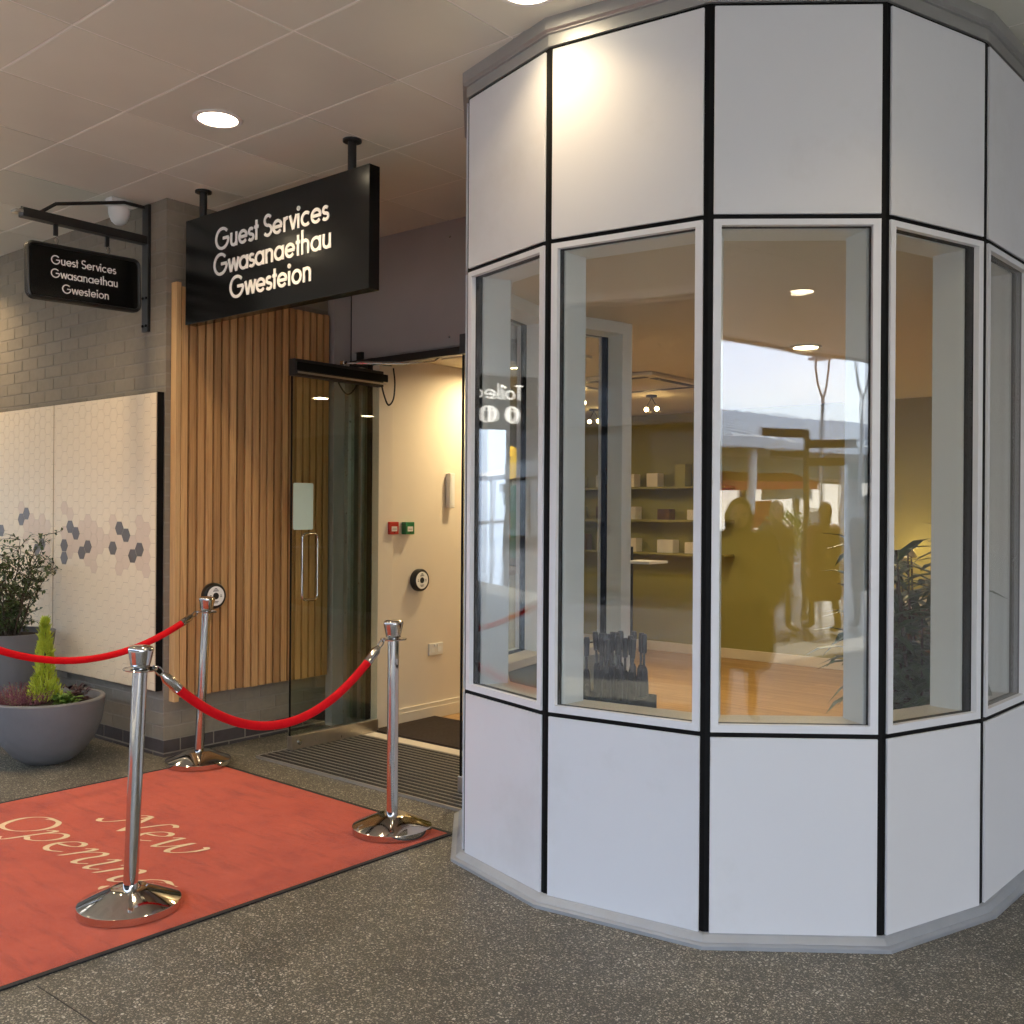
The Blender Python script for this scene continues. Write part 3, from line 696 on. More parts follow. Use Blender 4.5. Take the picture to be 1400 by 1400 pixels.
gr = thing('entrance_grating', 'dark slatted metal foot grating set in the floor at the doorway', 'grating', (-4.2, 4.1, 0))
GX0, GX1, GY0, GY1 = -5.0, -3.34, 3.69, 4.475
MB().box((GX0, GY0, .001), (GX1, GY1, .004)).build('tray', 'black_joint', gr)
fr = MB()
for a, b in (((GX0-.01, GY0-.012, 0), (GX1, GY0, .016)), ((GX0-.01, GY1, 0), (GX1, GY1+.012, .016)), ((GX0-.012, GY0, 0), (GX0, GY1, .016))): fr.box(a, b)
fr.build('edge_frame', 'grate_edge', gr)
n = 17; st_ = (GY1-GY0)/n
mg = MB().box((0, 0, 0), (GX1-GX0-.006, st_*.66, .010), 0).box((0, st_*.70, 0), (GX1-GX0-.006, st_*.70+.0055, .0125), 1); meg = mg.mesh('bar', ['grate', 'grate_edge'])
for i in range(n): piece(meg, 'bar', gr, (GX0+.003, GY0+.006+i*st_, .0045))
th = B((-5.0, 4.489, .0), (-3.30, 4.60, .012)).build('door_threshold', 'cream_sill', bevel=.003); tag(th, 'pale threshold strip between grating and brown door mat', 'threshold')
cm = thing('entrance_mat', 'dark brown ribbed entrance mat inside the doorway', 'mat', (-4.2, 4.9, 0))
B((-5.0, 4.604, .0), (-3.30, 5.22, .014)).build('base', 'rubber', cm)
ribs = 27; rp = (5.215-4.608)/ribs
mr = MB().box((0, 0, 0), (1.68, rp*.72, .009)); mer = mr.mesh('rib', 'coir')
for i in range(ribs): piece(mer, 'rib', cm, (-4.99, 4.608+i*rp, .0142))
struct(B((-5.03, 4.60, -.1), (-3.30, 4.80, -.002)).build('interior_floor_edge', 'oak_floor'))

# wall devices in the lobby
XW = -5.03
def callpoint(name, lab, y, z, m):
    t = thing(name, lab, 'call point', (XW, y, z))
    B((XW+.0005, y-.043, z-.043), (XW+.045, y+.043, z+.043)).build('body', m, t, bevel=.004)
    B((XW+.0455, y-.026, z-.022), (XW+.047, y+.026, z+.012)).build('window', 'white_plastic', t)
    MB().lathe([(.004, 0), (.004, .002)], (XW+.0455, y, z-.03), 8, axis='x').build('key_hole', 'black_joint', t)
    B((XW+.0472, y-.02, z-.008), (XW+.0476, y+.02, z-.005)).build('print', 'black_joint', t)
callpoint('call_point', 'red fire alarm call point on the cream lobby wall', 4.792, 1.378, 'red_plastic')
callpoint('call_point', 'green emergency door release on the cream lobby wall', 4.945, 1.376, 'green_plastic')
def round_pad(lab, x, y, z):
    t = thing('door_push_pad', lab, 'push pad', (x, y, z))
    MB().lathe([(.076, 0), (.080, .006), (.080, .035), (.074, .043), (.062, .045)], (x+.0005, y, z), 36, axis='x').build('housing', 'black_paint', t)
    MB().lathe([(.061, .045), (.060, .0465), (1e-5, .0465)], (x, y, z), 32, axis='x').build('face', 'letter_white', t)
    MB().lathe([(.021, .0468), (.020, .0485), (1e-5, .0485)], (x, y, z), 24, axis='x').build('button', 'dark_metal', t)
    pr = MB()
    for k, (dy, dz, w_) in enumerate(((0, .046, .018), (0, .038, .03), (0, .031, .04), (0, -.034, .038), (0, -.042, .026), (-.037, .004, .012), (.037, .004, .012), (-.037, -.006, .014), (.037, -.006, .014))):
        pr.box((x+.0466, y+dy-w_/2, z+dz-.0018), (x+.0472, y+dy+w_/2, z+dz+.0018))
    pr.build('print', 'black_joint', t, kind='stuff')
round_pad('round black door push pad on the cream lobby wall', XW, 5.065, 1.006)
round_pad('round black door push pad on the cedar slats behind the far stanchion', -5.384, 3.613, .962)
t = thing('socket_outlet', 'white double power socket low on the cream lobby wall', 'socket', (XW, 5.251, .497))
B((XW+.0005, 5.251-.073, .497-.043), (XW+.011, 5.251+.073, .497+.043)).build('plate', 'white_plastic', t, bevel=.003)
for s in (-1, 1):
    B((XW+.0112, 5.251+s*.036-.018, .475), (XW+.0125, 5.251+s*.036+.018, .512)).build('outlet', 'grey_post', t)
    B((XW+.0112, 5.251+s*.014-.006, .515), (XW+.0155, 5.251+s*.014+.006, .532)).build('switch', 'white_plastic', t, bevel=.001)
t = thing('wall_speaker', 'slim white vertical box high on the cream lobby wall', 'wall box', (XW, 5.385, 1.647))
B((XW+.0005, 5.350, 1.52), (XW+.045, 5.405, 1.775)).build('body', 'white_plastic', t, bevel=.006)
B((XW+.0452, 5.362, 1.54), (XW+.047, 5.393, 1.755)).build('grille', 'grey_post', t)
ht = struct(B((-4.75, 5.0, RZ-.02), (-3.9, 5.6, RZ-.001)).build('ceiling_hatch', 'room_ceiling', bevel=.004))

# ================================================================== SIGNS
sg = thing('hanging_sign', 'large black hanging sign lettered in white above the cedar slats', 'sign', (-4.47, 3.375, CEIL))
SY = 3.345
B((-5.272, SY, 2.592), (-3.672, SY+.07, 3.208)).build('box', 'sign_face', sg, bevel=.002)
for x in (-5.154, -3.846):
    MB().lathe([(.022, 3.2085), (.022, CEIL-.012)], (x, 3.385, 0), 20).build('post', 'black_paint', sg)
    MB().lathe([(.048, CEIL-.012), (.048, CEIL-.001)], (x, 3.385, 0), 24).build('ceiling_flange', 'black_paint', sg)
pl_big = lambda x, y, h: (x, SY-.0004-h, y)
for txt, wd_, by in (('Guest Services', .995, 2.983), ('Gwasanaethau', 1.025, 2.838), ('Gwesteion', .712, 2.690)):
    text_mesh(txt, wd_, .121, pl_big, 0, .004, .138, cx=-4.468, by=by).build('lettering', 'letter_white', sg)

XK = -5.638
br = thing('sign_bracket', 'black iron wall bracket holding the small hanging sign', 'bracket', (XK, YC, 2.58))
wp = MB().box((XK-.034, YC-.022, 2.585), (XK+.034, YC-.002, CEIL-.012)); wp.build('wall_plate', 'black_paint', br, bevel=.002)
MB().box((XK-.03, 2.545, 3.118), (XK+.03, YC-.022, 3.168)).box((XK-.004, 2.545, 3.168), (XK+.004, YC-.022, 3.176)).build('arm', 'black_paint', br, bevel=.002)
MB().tube([(XK, YC-.03, CEIL-.03), (XK, YC-.16, CEIL-.03), (XK, 2.74, 3.235), (XK, 2.66, 3.172)], .011, 6).build('brace', 'black_paint', br)
B((XK-.033, 2.505, 3.135), (XK+.033, 2.545, 3.15)).build('end_cap', 'steel', br)
for y in (2.745, 3.055):
    B((XK-.014, y-.012, 3.055), (XK-.002, y+.012, 3.12)).build('hanger', 'black_paint', br)
for z in (2.62, 2.79):
    for s in (-1, 1): MB().lathe([(.009, 0), (.009, .006), (1e-5, .008)], (0, 0, 0), 6).build('bolt', 'black_joint', None); o = COL.objects[-1]; o.parent = br; o.location = Vector((XK+s*.019, YC-.0222, z))-org(br); o.rotation_euler = (R(90), 0, 0)
ss = thing('small_hanging_sign', 'small black rounded sign lettered in white hanging from the iron bracket', 'sign', (XK, 2.91, 3.06))
YM, ZM, HW, HH = 2.91, 2.845, .335, .152
plate_x(XK-.012, XK+.012, YM, ZM, HW, HH, .035).build('board', 'sign_face', ss)
o_ = rounded(HW, HH, .035); rim = [(XK+.012, YM+a, ZM+b) for a, b in o_]; rim.append(rim[0])
MB().tube(rim, .011, 8).build('rim', 'black_paint', ss)
rim2 = [(XK-.012, YM+a, ZM+b) for a, b in o_]; rim2.append(rim2[0])
MB().tube(rim2, .011, 8).build('rim', 'black_paint', ss)
for y in (2.745, 3.055):
    hk = [(XK+.004, y+.010*math.cos(a), 3.030+.020*math.sin(a)) for a in [R(q) for q in range(-80, 215, 20)]]
    MB().tube([(XK, y, 2.99)]+hk, .0028, 6).build('hook', 'steel', ss)
pl_small = lambda x, y, h: (XK+.0122+h, x, y)
for txt, w_, cy_, by in (('Guest Services', .392, 2.902, 2.893), ('Gwasanaethau', .402, 2.904, 2.817), ('Gwesteion', .280, 2.907, 2.736)):
    text_mesh(txt, w_, .050, pl_small, 0, .0015, .12, cx=cy_, by=by).build('lettering', 'letter_white', ss)
ss.rotation_euler = (R(1.6), 0, 0)

dc = thing('security_camera', 'white dome security camera under the canopy beside the sign bracket', 'camera', (-5.70, 3.16, CEIL))
MB().box((-5.74, 3.09, CEIL-.05), (-5.66, 3.23, CEIL-.002)).build('mount', 'white_plastic', dc, bevel=.006)
MB().lathe([(.050, -.052), (.062, -.055), (.062, -.085), (.058, -.105), (.045, -.135), (.025, -.152), (1e-5, -.158)], (-5.70, 3.16, CEIL), 28).build('dome', 'white_plastic', dc)

# toilets sign seen mirrored in the bay glass
ts = thing('toilet_sign', 'black hanging sign lettered Toiledau in white further along the canopy', 'sign', (-8.3, 1.45, CEIL))
B((-8.33, .90, 2.32), (-8.27, 1.95, 2.86)).build('board', 'sign_face', ts, bevel=.003)
for y in (1.1, 1.75): MB().lathe([(.016, 2.861), (.016, CEIL-.002)], (-8.30, y, 0), 12).build('post', 'black_paint', ts)
pl_t = lambda x, y, h: (-8.2698+h, x, y)
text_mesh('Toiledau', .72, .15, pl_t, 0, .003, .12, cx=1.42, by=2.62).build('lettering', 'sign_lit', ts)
for k in range(3):
    yy = 1.18+.24*k
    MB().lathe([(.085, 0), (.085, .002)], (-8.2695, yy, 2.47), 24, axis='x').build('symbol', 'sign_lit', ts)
    q = MB().lathe([(.014, .0025), (.014, .004)], (-8.2695, yy, 2.52), 12, axis='x').box((-8.2670, yy-.02, 2.44), (-8.2655, yy+.02, 2.50)).box((-8.2670, yy-.016, 2.405), (-8.2655, yy-.003, 2.44)).box((-8.2670, yy+.003, 2.405), (-8.2655, yy+.016, 2.44))
    q.build('figure', 'black_joint', ts)

# ================================================================== THE WHITE BAY
C = [Vector(c) for c in [(-2.8786, 3.1842), (-2.3202, 3.0257), (-1.6814, 3.1086), (-1.1951, 3.4812), (-1.0083, 4.0123)]]
def step(p, ang, l): return Vector((p[0]+l*math.cos(R(ang)), p[1]+l*math.sin(R(ang))))
cl = [C[0]]
for a in (131.3, 103, 75): cl.insert(0, step(cl[0], a, .60))
cr_ = []
p = C[-1]
for a, l in ((86.5, .545), (108, .40)): p = step(p, a, l); cr_.append(p)
V = cl[:-1]+C+cr_                     # corners from the left reveal round to the right
bay = thing('glazed_bay', 'white many-sided shopfront bay with black joints and tall windows', 'bay', (-2.1, 4.2, 0))
ctr = sum((v for v in V), Vector((0, 0)))/len(V)
nF = len(V)-1
def fr_(k):
    a, b = V[k], V[k+1]; t = (b-a); L = t.length; t = t/L; n = Vector((t.y, -t.x))     # n points outwards
    return a, t, n, L
def fbox(mb, k, s0, s1, d0, d1, z0, z1, mi=0):
    """box on face k: s along the face, d outwards from the face plane"""
    a, t, n, L = fr_(k); o = a+t*s0+n*d0
    return mb.obox((o.x, o.y, z0), ((t*(s1-s0)).x, (t*(s1-s0)).y, 0), ((n*(d1-d0)).x, (n*(d1-d0)).y, 0), (0, 0, z1-z0), mi)
def offset_poly(d):
    out = []
    for i in range(len(V)):
        if i == 0: a, t, n, L = fr_(0); out.append(V[0]+n*d); continue
        if i == len(V)-1: a, t, n, L = fr_(nF-1); out.append(V[i]+n*d); continue
        n1 = fr_(i-1)[2]; n2 = fr_(i)[2]; m = (n1+n2).normalized(); out.append(V[i]+m*(d/m.dot(n1)))
    return out
def ribbon(prof, mats, name, **kw):
    """sweep a (d, z) profile round the bay"""
    mb = MB(); P = [offset_poly(d) for d, z in prof]; n = len(V)
    vs = [(P[j][i].x, P[j][i].y, prof[j][1]) for j in range(len(prof)) for i in range(n)]
    fs = []
    for j in range(len(prof)-1):
        for i in range(n-1): fs.append((j*n+i, j*n+i+1, (j+1)*n+i+1, (j+1)*n+i))
    mb.add(vs, fs); return mb.build(name, mats, bay, **kw)
ZB, Z1, Z2, ZT = .030, .727, 2.526, 3.257
JW = .0088; CW = .0190
ribbon([(-.006, .0), (-.006, Z1+.035), (-.006, Z1+.008), (-.05, Z1+.008), (-.05, 0)], 'black_joint', 'lower_carcass')
ribbon([(-.05, Z2-.008), (-.006, Z2-.008), (-.006, ZT+.012), (-.05, ZT+.012)], 'black_joint', 'upper_carcass')
ribbon([(.052, 0), (.052, .013), (.046, .016), (.030, .017), (.028, .020), (.012, .036), (.002, .040), (-.004, .040)], 'skirting_metal', 'skirting')
ribbon([(-.004, ZT+.012), (.003, ZT+.014), (.003, ZT+.058), (.012, ZT+.060), (.012, ZT+.066)], 'trim_metal', 'head_trim')
ribbon([(.012, ZT+.064), (.022, ZT+.072), (.022, CEIL+.004)], 'trim_metal', 'head_channel')
for i in range(len(V)):
    # black corner strip with pale inner post behind
    if 0 < i < len(V)-1:
        n1 = fr_(i-1)[2]; n2 = fr_(i)[2]; m = (n1+n2).normalized(); t1 = fr_(i-1)[1]; t2 = fr_(i)[1]
    else:
        m = fr_(0)[2] if i == 0 else fr_(nF-1)[2]; t1 = t2 = fr_(0)[1] if i == 0 else fr_(nF-1)[1]
    d = -.0045/m.dot(fr_(min(i, nF-1))[2])
    p0 = V[i]+m*d
    poly = [p0-t1*CW*1.25, p0, p0+t2*CW*1.25, p0+t2*CW*1.25-m*.058, p0-t1*CW*1.25-m*.058]
    MB().prism([(q.x, q.y) for q in poly], ZB, ZT+.01).build('corner_strip', 'black_joint', bay)
    side = Vector((m.y, -m.x)); q0 = p0-m*.060
    poly = [q0-side*.036, q0-side*.036-m*.125, q0+side*.036-m*.125, q0+side*.036]
    MB().prism([(q.x, q.y) for q in poly], .0, RZ+.02).build('inner_post', 'grey_post', bay, bevel=.003)
for k in range(nF):
    a, t, n, L = fr_(k); s0, s1 = CW, L-CW
    fbox(MB(), k, s0, s1, -.0055, .004, ZB+.008, Z1-JW).build('lower_panel', 'white_panel', bay, bevel=.0012, seg=1)
    fbox(MB(), k, s0, s1, -.0055, .004, Z2+JW, ZT).build('upper_panel', 'white_panel', bay, bevel=.0012, seg=1)
    # window: frame ring, spacer, two panes
    w0, w1, zb, zt = s0, s1, Z1+JW, Z2-JW; fwid = .027
    fm = MB()
    fbox(fm, k, w0, w1, -.018, .004, zb, zb+fwid); fbox(fm, k, w0, w1, -.018, .004, zt-fwid+.006, zt)
    fbox(fm, k, w0, w0+fwid, -.018, .0036, zb+fwid, zt-fwid+.006); fbox(fm, k, w1-fwid, w1, -.018, .0036, zb+fwid, zt-fwid+.006)
    fo = fm.build('window_frame', 'white_frame', bay)
    sp_ = MB()
    i0, i1, j0, j1 = w0+fwid-.004, w1-fwid+.004, zb+fwid-.004, zt-fwid+.010
    sp_w = .012
    fbox(sp_, k, i0-sp_w, i0, -.058, -.0185, j0, j1); fbox(sp_, k, i1, i1+sp_w, -.058, -.0185, j0, j1)
    fbox(sp_, k, i0-sp_w, i1+sp_w, -.058, -.0185, j1, j1+sp_w); fbox(sp_, k, i0-sp_w, i1+sp_w, -.058, -.0185, j0-sp_w, j0)
    sp_.build('spacer', 'black_joint', fo)
    fbox(MB(), k, i0, i1, -.022, -.018, j0, j1).build('glass_pane', 'pane_outer', fo)
    fbox(MB(), k, i0, i1, -.042, -.038, j0, j1).build('glass_pane', 'pane_inner', fo)
    fbox(MB(), k, .03, L-.03, -.20, -.059, Z1-.012, Z1+.030).build('sill_board', 'cream_sill', bay, bevel=.003)
    fbox(MB(), k, .03, L-.03, -.165, -.060, 0, Z1-.013).build('dado_panel', 'dado', bay)
    fbox(MB(), k, .03, L-.03, -.20, -.059, Z2-.03, RZ+.02).build('head_board', 'grey_post', bay)
pf = [(v.x, v.y) for v in offset_poly(-.05)]
struct(MB().prism(pf, -.1, .001).build('bay_floor', 'oak_floor'))
struct(MB().prism(pf, RZ, RZ+.08).build('bay_ceiling', 'room_ceiling'))

# ================================================================== MAT, STANCHIONS, ROPES
mt_o = thing('red_mat', 'large red carpet mat lettered New Opening with black rubber border', 'mat', (-4.2, 2.0, 0))
MX0, MX1, MY0, MY1 = -5.21, -3.165, -.6, 3.43
def rnd_rect(x0, y0, x1, y1, r): return [((x0+x1)/2+a, (y0+y1)/2+b) for a, b in rounded((x1-x0)/2, (y1-y0)/2, r)]
MB().prism(rnd_rect(MX0, MY0, MX1, MY1, .02), .001, .0065).build('border', 'rubber', mt_o)
grid = MB(); nx, ny = 24, 46; vs = []; x0, x1, yy0, yy1 = MX0+.022, MX1-.022, MY0+.022, MY1-.022
for j in range(ny+1):
    for i in range(nx+1):
        e = i in (0, nx) or j in (0, ny)
        px_, py_ = x0+(x1-x0)*i/nx, yy0+(yy1-yy0)*j/ny; vs.append((px_, py_, .0066 if e else .0098+.0005*rnd.random()+.0006*math.sin(px_*5+py_*2.3)))
grid.add(vs, [(j*(nx+1)+i, j*(nx+1)+i+1, (j+1)*(nx+1)+i+1, (j+1)*(nx+1)+i) for j in range(ny) for i in range(nx)], 0, True)
grid.build('carpet', 'carpet', mt_o)
# calligraphic lettering: broad-nib strokes swept along smooth paths
SCR = {
 'O': ([[(.62, 1.42), (.30, 1.38), (.06, 1.05), (.02, .62), (.18, .14), (.46, 0), (.80, .16), (1.02, .60), (1.02, 1.05), (.84, 1.36), (.62, 1.42), (.40, 1.28)]], 1.12),
 'p': ([[(.02, .78), (.16, .96), (.20, .80), (.10, .2), (.0, -.42), (-.12, -.52), (-.24, -.40)], [(.16, .58), (.38, .92), (.60, .98), (.72, .72), (.62, .28), (.36, .03), (.14, .14)]], .86),
 'e': ([[(.10, .46), (.40, .56), (.56, .76), (.46, .97), (.24, .88), (.07, .5), (.14, .12), (.36, .0), (.62, .2)]], .72),
 'n': ([[(.0, .78), (.14, .97), (.18, .8), (.12, .4), (.04, .02)], [(.10, .42), (.32, .82), (.52, .98), (.60, .80), (.53, .36), (.56, .06), (.68, .04), (.84, .24)]], .86),
 'i': ([[(.0, .74), (.14, .96), (.17, .72), (.10, .2), (.18, .02), (.38, .22)], [(.22, 1.32), (.27, 1.38)]], .42),
 'g': ([[(.66, .90), (.40, .98), (.14, .70), (.08, .30), (.24, .06), (.46, .20), (.66, .62), (.74, .94)], [(.74, .94), (.66, .40), (.56, -.12), (.34, -.42), (.04, -.44), (-.06, -.26), (.10, -.12)]], .86),
 'N': ([[(-.34, .30), (-.20, .12), (.0, .26), (.18, .8), (.34, 1.42)], [(.34, 1.42), (.52, .9), (.80, .02)], [(.80, .02), (.92, .7), (1.08, 1.34), (1.26, 1.46), (1.40, 1.34)], [(.06, 1.24), (.2, 1.40), (.34, 1.42)]], 1.22),
 'w': ([[(.0, .78), (.16, .97), (.16, .6), (.20, .06), (.30, .04), (.52, .5), (.60, .93)], [(.60, .93), (.60, .3), (.70, .02), (.88, .12), (1.06, .5), (1.10, .88), (1.0, .97)]], 1.18)}
def script(word, x0, x1, base, xh, parent):
    mb = MB(); x = 0; items = []
    for ch in word:
        g_, adv = SCR[ch]; items += [[(px+x, py) for px, py in s] for s in g_]; x += adv+.02
    sx = (x1-x0)/x; nib = Vector((math.cos(R(38)), math.sin(R(38))))*.029
    for i, s in enumerate(items):
        pts = spline(s); z = .0118+.0003*(i % 4)
        P = [Vector((x0+(p.x)*sx+.10*p.y*xh, base+p.y*xh)) for p in pts]; n = len(P)
        vs = [(p.x+q*nib.x*.5, p.y+q*nib.y*.5, z) for q in (-1, 1) for p in P]
        mb.add(vs, [(k, k+1, n+k+1, n+k) for k in range(n-1)])
        thin = Vector((-nib.y, nib.x)).normalized()*.0035      # the nib's own thickness on hairlines
        for sgn in (1,):
            vs = [(p.x+q*thin.x, p.y+q*thin.y, z+.00012) for q in (-1, 1) for p in P]; mb.add(vs, [(k, k+1, n+k+1, n+k) for k in range(n-1)])
    for f in range(len(mb.f)):
        a, b, c, d = [Vector(mb.v[q]) for q in mb.f[f]]
        if (b-a).cross(d-a).z < 0: mb.f[f] = mb.f[f][::-1]
    return mb.build('lettering', 'carpet_cream', parent)
script('Opening', -4.86, -3.50, 2.075, .150, mt_o)
script('New', -4.50, -3.80, 2.405, .150, mt_o)
mt_o.rotation_euler = (0, 0, R(-1.2))

st = thing('stanchion', 'polished steel rope stanchion standing nearest, beside the lettering', 'stanchion', (-3.451, 1.972, .012), 'steel stanchions at the mat corners')
MB().lathe([(.181, 0), (.184, .003), (.184, .029), (.180, .033), (.070, .076), (.064, .079), (.0285, .079)], n=56).build('base', 'steel', st, origin=(0, 0, 0))
MB().lathe([(.0265, .079), (.0265, .895)], n=28).build('pole', 'steel', st, origin=(0, 0, 0))
MB().lathe([(.034, .9025), (.0365, .912), (.0415, .938), (.0455, .957), (.0462, .963), (.0450, .969), (.041, .9735), (.033, .977), (.018, .979), (1e-5, .9795)], n=32).lathe([(.0265, .896), (.034, .8995), (.036, .9025)], n=32).build('cap', 'steel', st, origin=(0, 0, 0))
MB().lathe([(.0268, .886), (.060, .887), (.062, .890), (.060, .893), (.0268, .894)], n=32).build('ring_plate', 'steel', st, origin=(0, 0, 0))
st2 = dup(st, (-3.367, 3.235, .012), 'polished steel rope stanchion beside the white bay at the mat corner')
st3 = dup(st, (-5.111, 3.347, .012), 'polished steel rope stanchion at the brick corner by the cedar slats')
st4 = dup(st, (-5.15, 1.95, .012), 'polished steel rope stanchion in front of the bowl planter')
LEAN = {}
for s_, e_ in ((st, (R(-1.4), R(1.7), 0)), (st3, (R(-1.7), R(2.1), 0))):        # these two poles lean a little in their bases
    LEAN[s_.name] = e_
    for ch in s_.children:
        if not ch.name.startswith('base'): ch.rotation_euler = e_
def rope(a, b, sag, lab):
    a, b = Vector(a), Vector(b); d = (b-a); t = thing('velvet_rope', lab, 'rope', a, 'red velvet barrier ropes')
    L = d.length; N = 40
    def P(s): return a+d*s-Vector((0, 0, sag*(1-(2*s-1)**2)))
    e = .075/L
    MB().tube([P(e+(1-2*e)*k/N) for k in range(N+1)], .0185, 16).build('cord', 'rope', t)
    for s0, s1 in ((e*.35, e*1.25), (1-e*.35, 1-e*1.25)):
        MB().tube([P(s0), P(s0+(s1-s0)*.25), P(s1)], [.010, .0205, .0205], 16).build('end_ferrule', 'steel', t)
    for s in (0, 1):
        q = P(e*.18 if s == 0 else 1-e*.18); dirn = (P(.02)-P(0)).normalized() if s == 0 else (P(.98)-P(1)).normalized()
        side = Vector((0, 0, 1)).cross(dirn).normalized(); u_ = dirn.cross(side)
        MB().tube([q+dirn*.022*math.cos(R(c_))+u_*.012*math.sin(R(c_)) for c_ in range(0, 361, 24)], .0032, 6).tube([q-dirn*.022+side*.009*math.cos(R(c_))+dirn*.009*math.sin(R(c_)) for c_ in range(0, 361, 30)], .003, 6).build('snap_hook', 'steel', t)
    return t
from mathutils import Euler
tip = lambda s, z: Vector(s.location)+Euler(LEAN.get(s.name, (0, 0, 0))).to_matrix()@Vector((0, 0, z))
def ends(s, q):
    a, b = tip(s, .889), tip(q, .889); d = Vector((b.x-a.x, b.y-a.y, 0)).normalized()*.062; return a+d, b-d
a, b = ends(st, st2); rope(a, b, .30, 'red velvet rope slung between the near stanchion and the bay stanchion')
a, b = ends(st3, st4); rope(a, b, .205, 'red velvet rope running left from the stanchion at the brick corner')

# ================================================================== PLANTERS
def leaf(mb, p, d, up_, l, w_, mi=0, bend=.25):
    """folded leaf of six faces"""
    d = Vector(d).normalized(); s = d.cross(Vector(up_)); s = s.normalized() if s.length > 1e-4 else d.orthogonal().normalized(); n_ = s.cross(d)
    p = Vector(p); q = [p, p+d*l*.35-n_*bend*l*.05, p+d*l*.7-n_*bend*l*.2, p+d*l-n_*bend*l*.5]
    vs = [q[0], q[1]+s*w_*.5+n_*w_*.12, q[1], q[1]-s*w_*.5+n_*w_*.12, q[2]+s*w_*.42+n_*w_*.1, q[2], q[2]-s*w_*.42+n_*w_*.1, q[3]]
    mb.add(vs, [(0, 1, 2), (0, 2, 3), (1, 4, 5, 2), (2, 5, 6, 3), (4, 7, 5), (5, 7, 6)], mi)
def rdir(zlo=-1, zhi=1):
    a = rnd.uniform(0, 2*math.pi); z = rnd.uniform(zlo, zhi); r = math.sqrt(max(0, 1-z*z)); return Vector((r*math.cos(a), r*math.sin(a), z))
BP = Vector((-5.885, 2.833, 0))
bp = thing('bowl_planter', 'grey round bowl planter at the foot of the brick wall', 'planter', BP)
MB().lathe([(.115, 0), (.13, .004), (.20, .055), (.262, .135), (.300, .235), (.316, .335), (.320, .372), (.314, .380), (.292, .380), (.286, .372), (.280, .33)], BP, 56).build('bowl', 'bowl', bp)
sm = MB(); sm.lathe([(.279, .335), (.24, .343), (.18, .35), (.10, .352), (1e-4, .353)], BP, 30).build('soil', 'soil', bp)
pot_top = .345
# lime cypress
cp = thing('lime_conifer', 'upright lime-green dwarf conifer in the bowl planter', 'conifer', BP+Vector((.02, -.03, pot_top)))
cb_ = BP+Vector((.02, -.03, pot_top))
MB().tube([cb_, cb_+Vector((.004, .0, .25)), cb_+Vector((0, .004, .42))], [.009, .005, .002], 6).build('trunk', 'bark', cp)
fo = MB()
for k in range(2600):
    h_ = rnd.random()**1.1; z = .02+h_*.47
    rad = (.115-.20*h_ if h_ < .30 else .055-.046*((h_-.30)/.70)**1.4)*(.8+.3*rnd.random()); a = rnd.uniform(0, 6.283)
    rr = rad*math.sqrt(rnd.uniform(.03, 1)); p = cb_+Vector((rr*math.cos(a), rr*math.sin(a), z))
    d = Vector((math.cos(a)*.38, math.sin(a)*.38, 1))+rdir()*.35
    leaf(fo, p, d, rdir(), rnd.uniform(.022, .048), rnd.uniform(.0035, .008), 0, .2)
fo.build('foliage', 'leaf_lime', cp, kind='stuff')
# heather
he = thing('heather', 'purple heather spilling over the bowl rim', 'heather', BP+Vector((-.11, -.13, pot_top)))
hm = MB()
for k in range(330):
    a = rnd.uniform(0, 6.283); r_ = .15*math.sqrt(rnd.random()); q = BP+Vector((-.10, -.12, pot_top))+Vector((r_*math.cos(a)*1.15, r_*math.sin(a), 0))
    d = Vector((math.cos(a)*r_*7, math.sin(a)*r_*7, 1.2)).normalized(); l = rnd.uniform(.05, .115); tipc = 1 if rnd.random() < .3 else 0
    hm.tube([q, q+d*l*.6, q+d*l+Vector((0, 0, -.01))], [.0015, .0012, .0006], 4, 0)
    for j in range(11):
        t_ = .25+.75*j/10; leaf(hm, q+d*l*t_, d*.7+rdir()*.8, rdir(), .012, .005, tipc, .1)
hm.build('sprigs', ['heather', 'heather_tip'], he, kind='stuff')
pg = thing('leafy_bedding_plant', 'bright green leafy plant at the right of the bowl planter', 'plant', BP+Vector((.17, .02, pot_top)))
lm = MB()
for k in range(90):
    q = BP+Vector((.17, .03, pot_top))+Vector((rnd.uniform(-.05, .05), rnd.uniform(-.05, .05), rnd.uniform(.0, .05))); d = rdir(.05, .9); leaf(lm, q, d, (0, 0, 1), rnd.uniform(.035, .065), rnd.uniform(.02, .034), 0, .5)
lm.build('leaves', 'leaf_green', pg, kind='stuff')
pd = thing('dark_bedding_plant', 'dark purple leafy plant behind the green plant in the bowl', 'plant', BP+Vector((.06, .13, pot_top)))
lm = MB()
for k in range(120):
    q = BP+Vector((.07, .14, pot_top))+Vector((rnd.uniform(-.08, .08), rnd.uniform(-.05, .05), rnd.uniform(0, .08))); leaf(lm, q, rdir(-.1, .9), (0, 0, 1), rnd.uniform(.03, .055), rnd.uniform(.014, .024), 0, .5)
lm.build('leaves', 'dark_leafy', pd, kind='stuff')
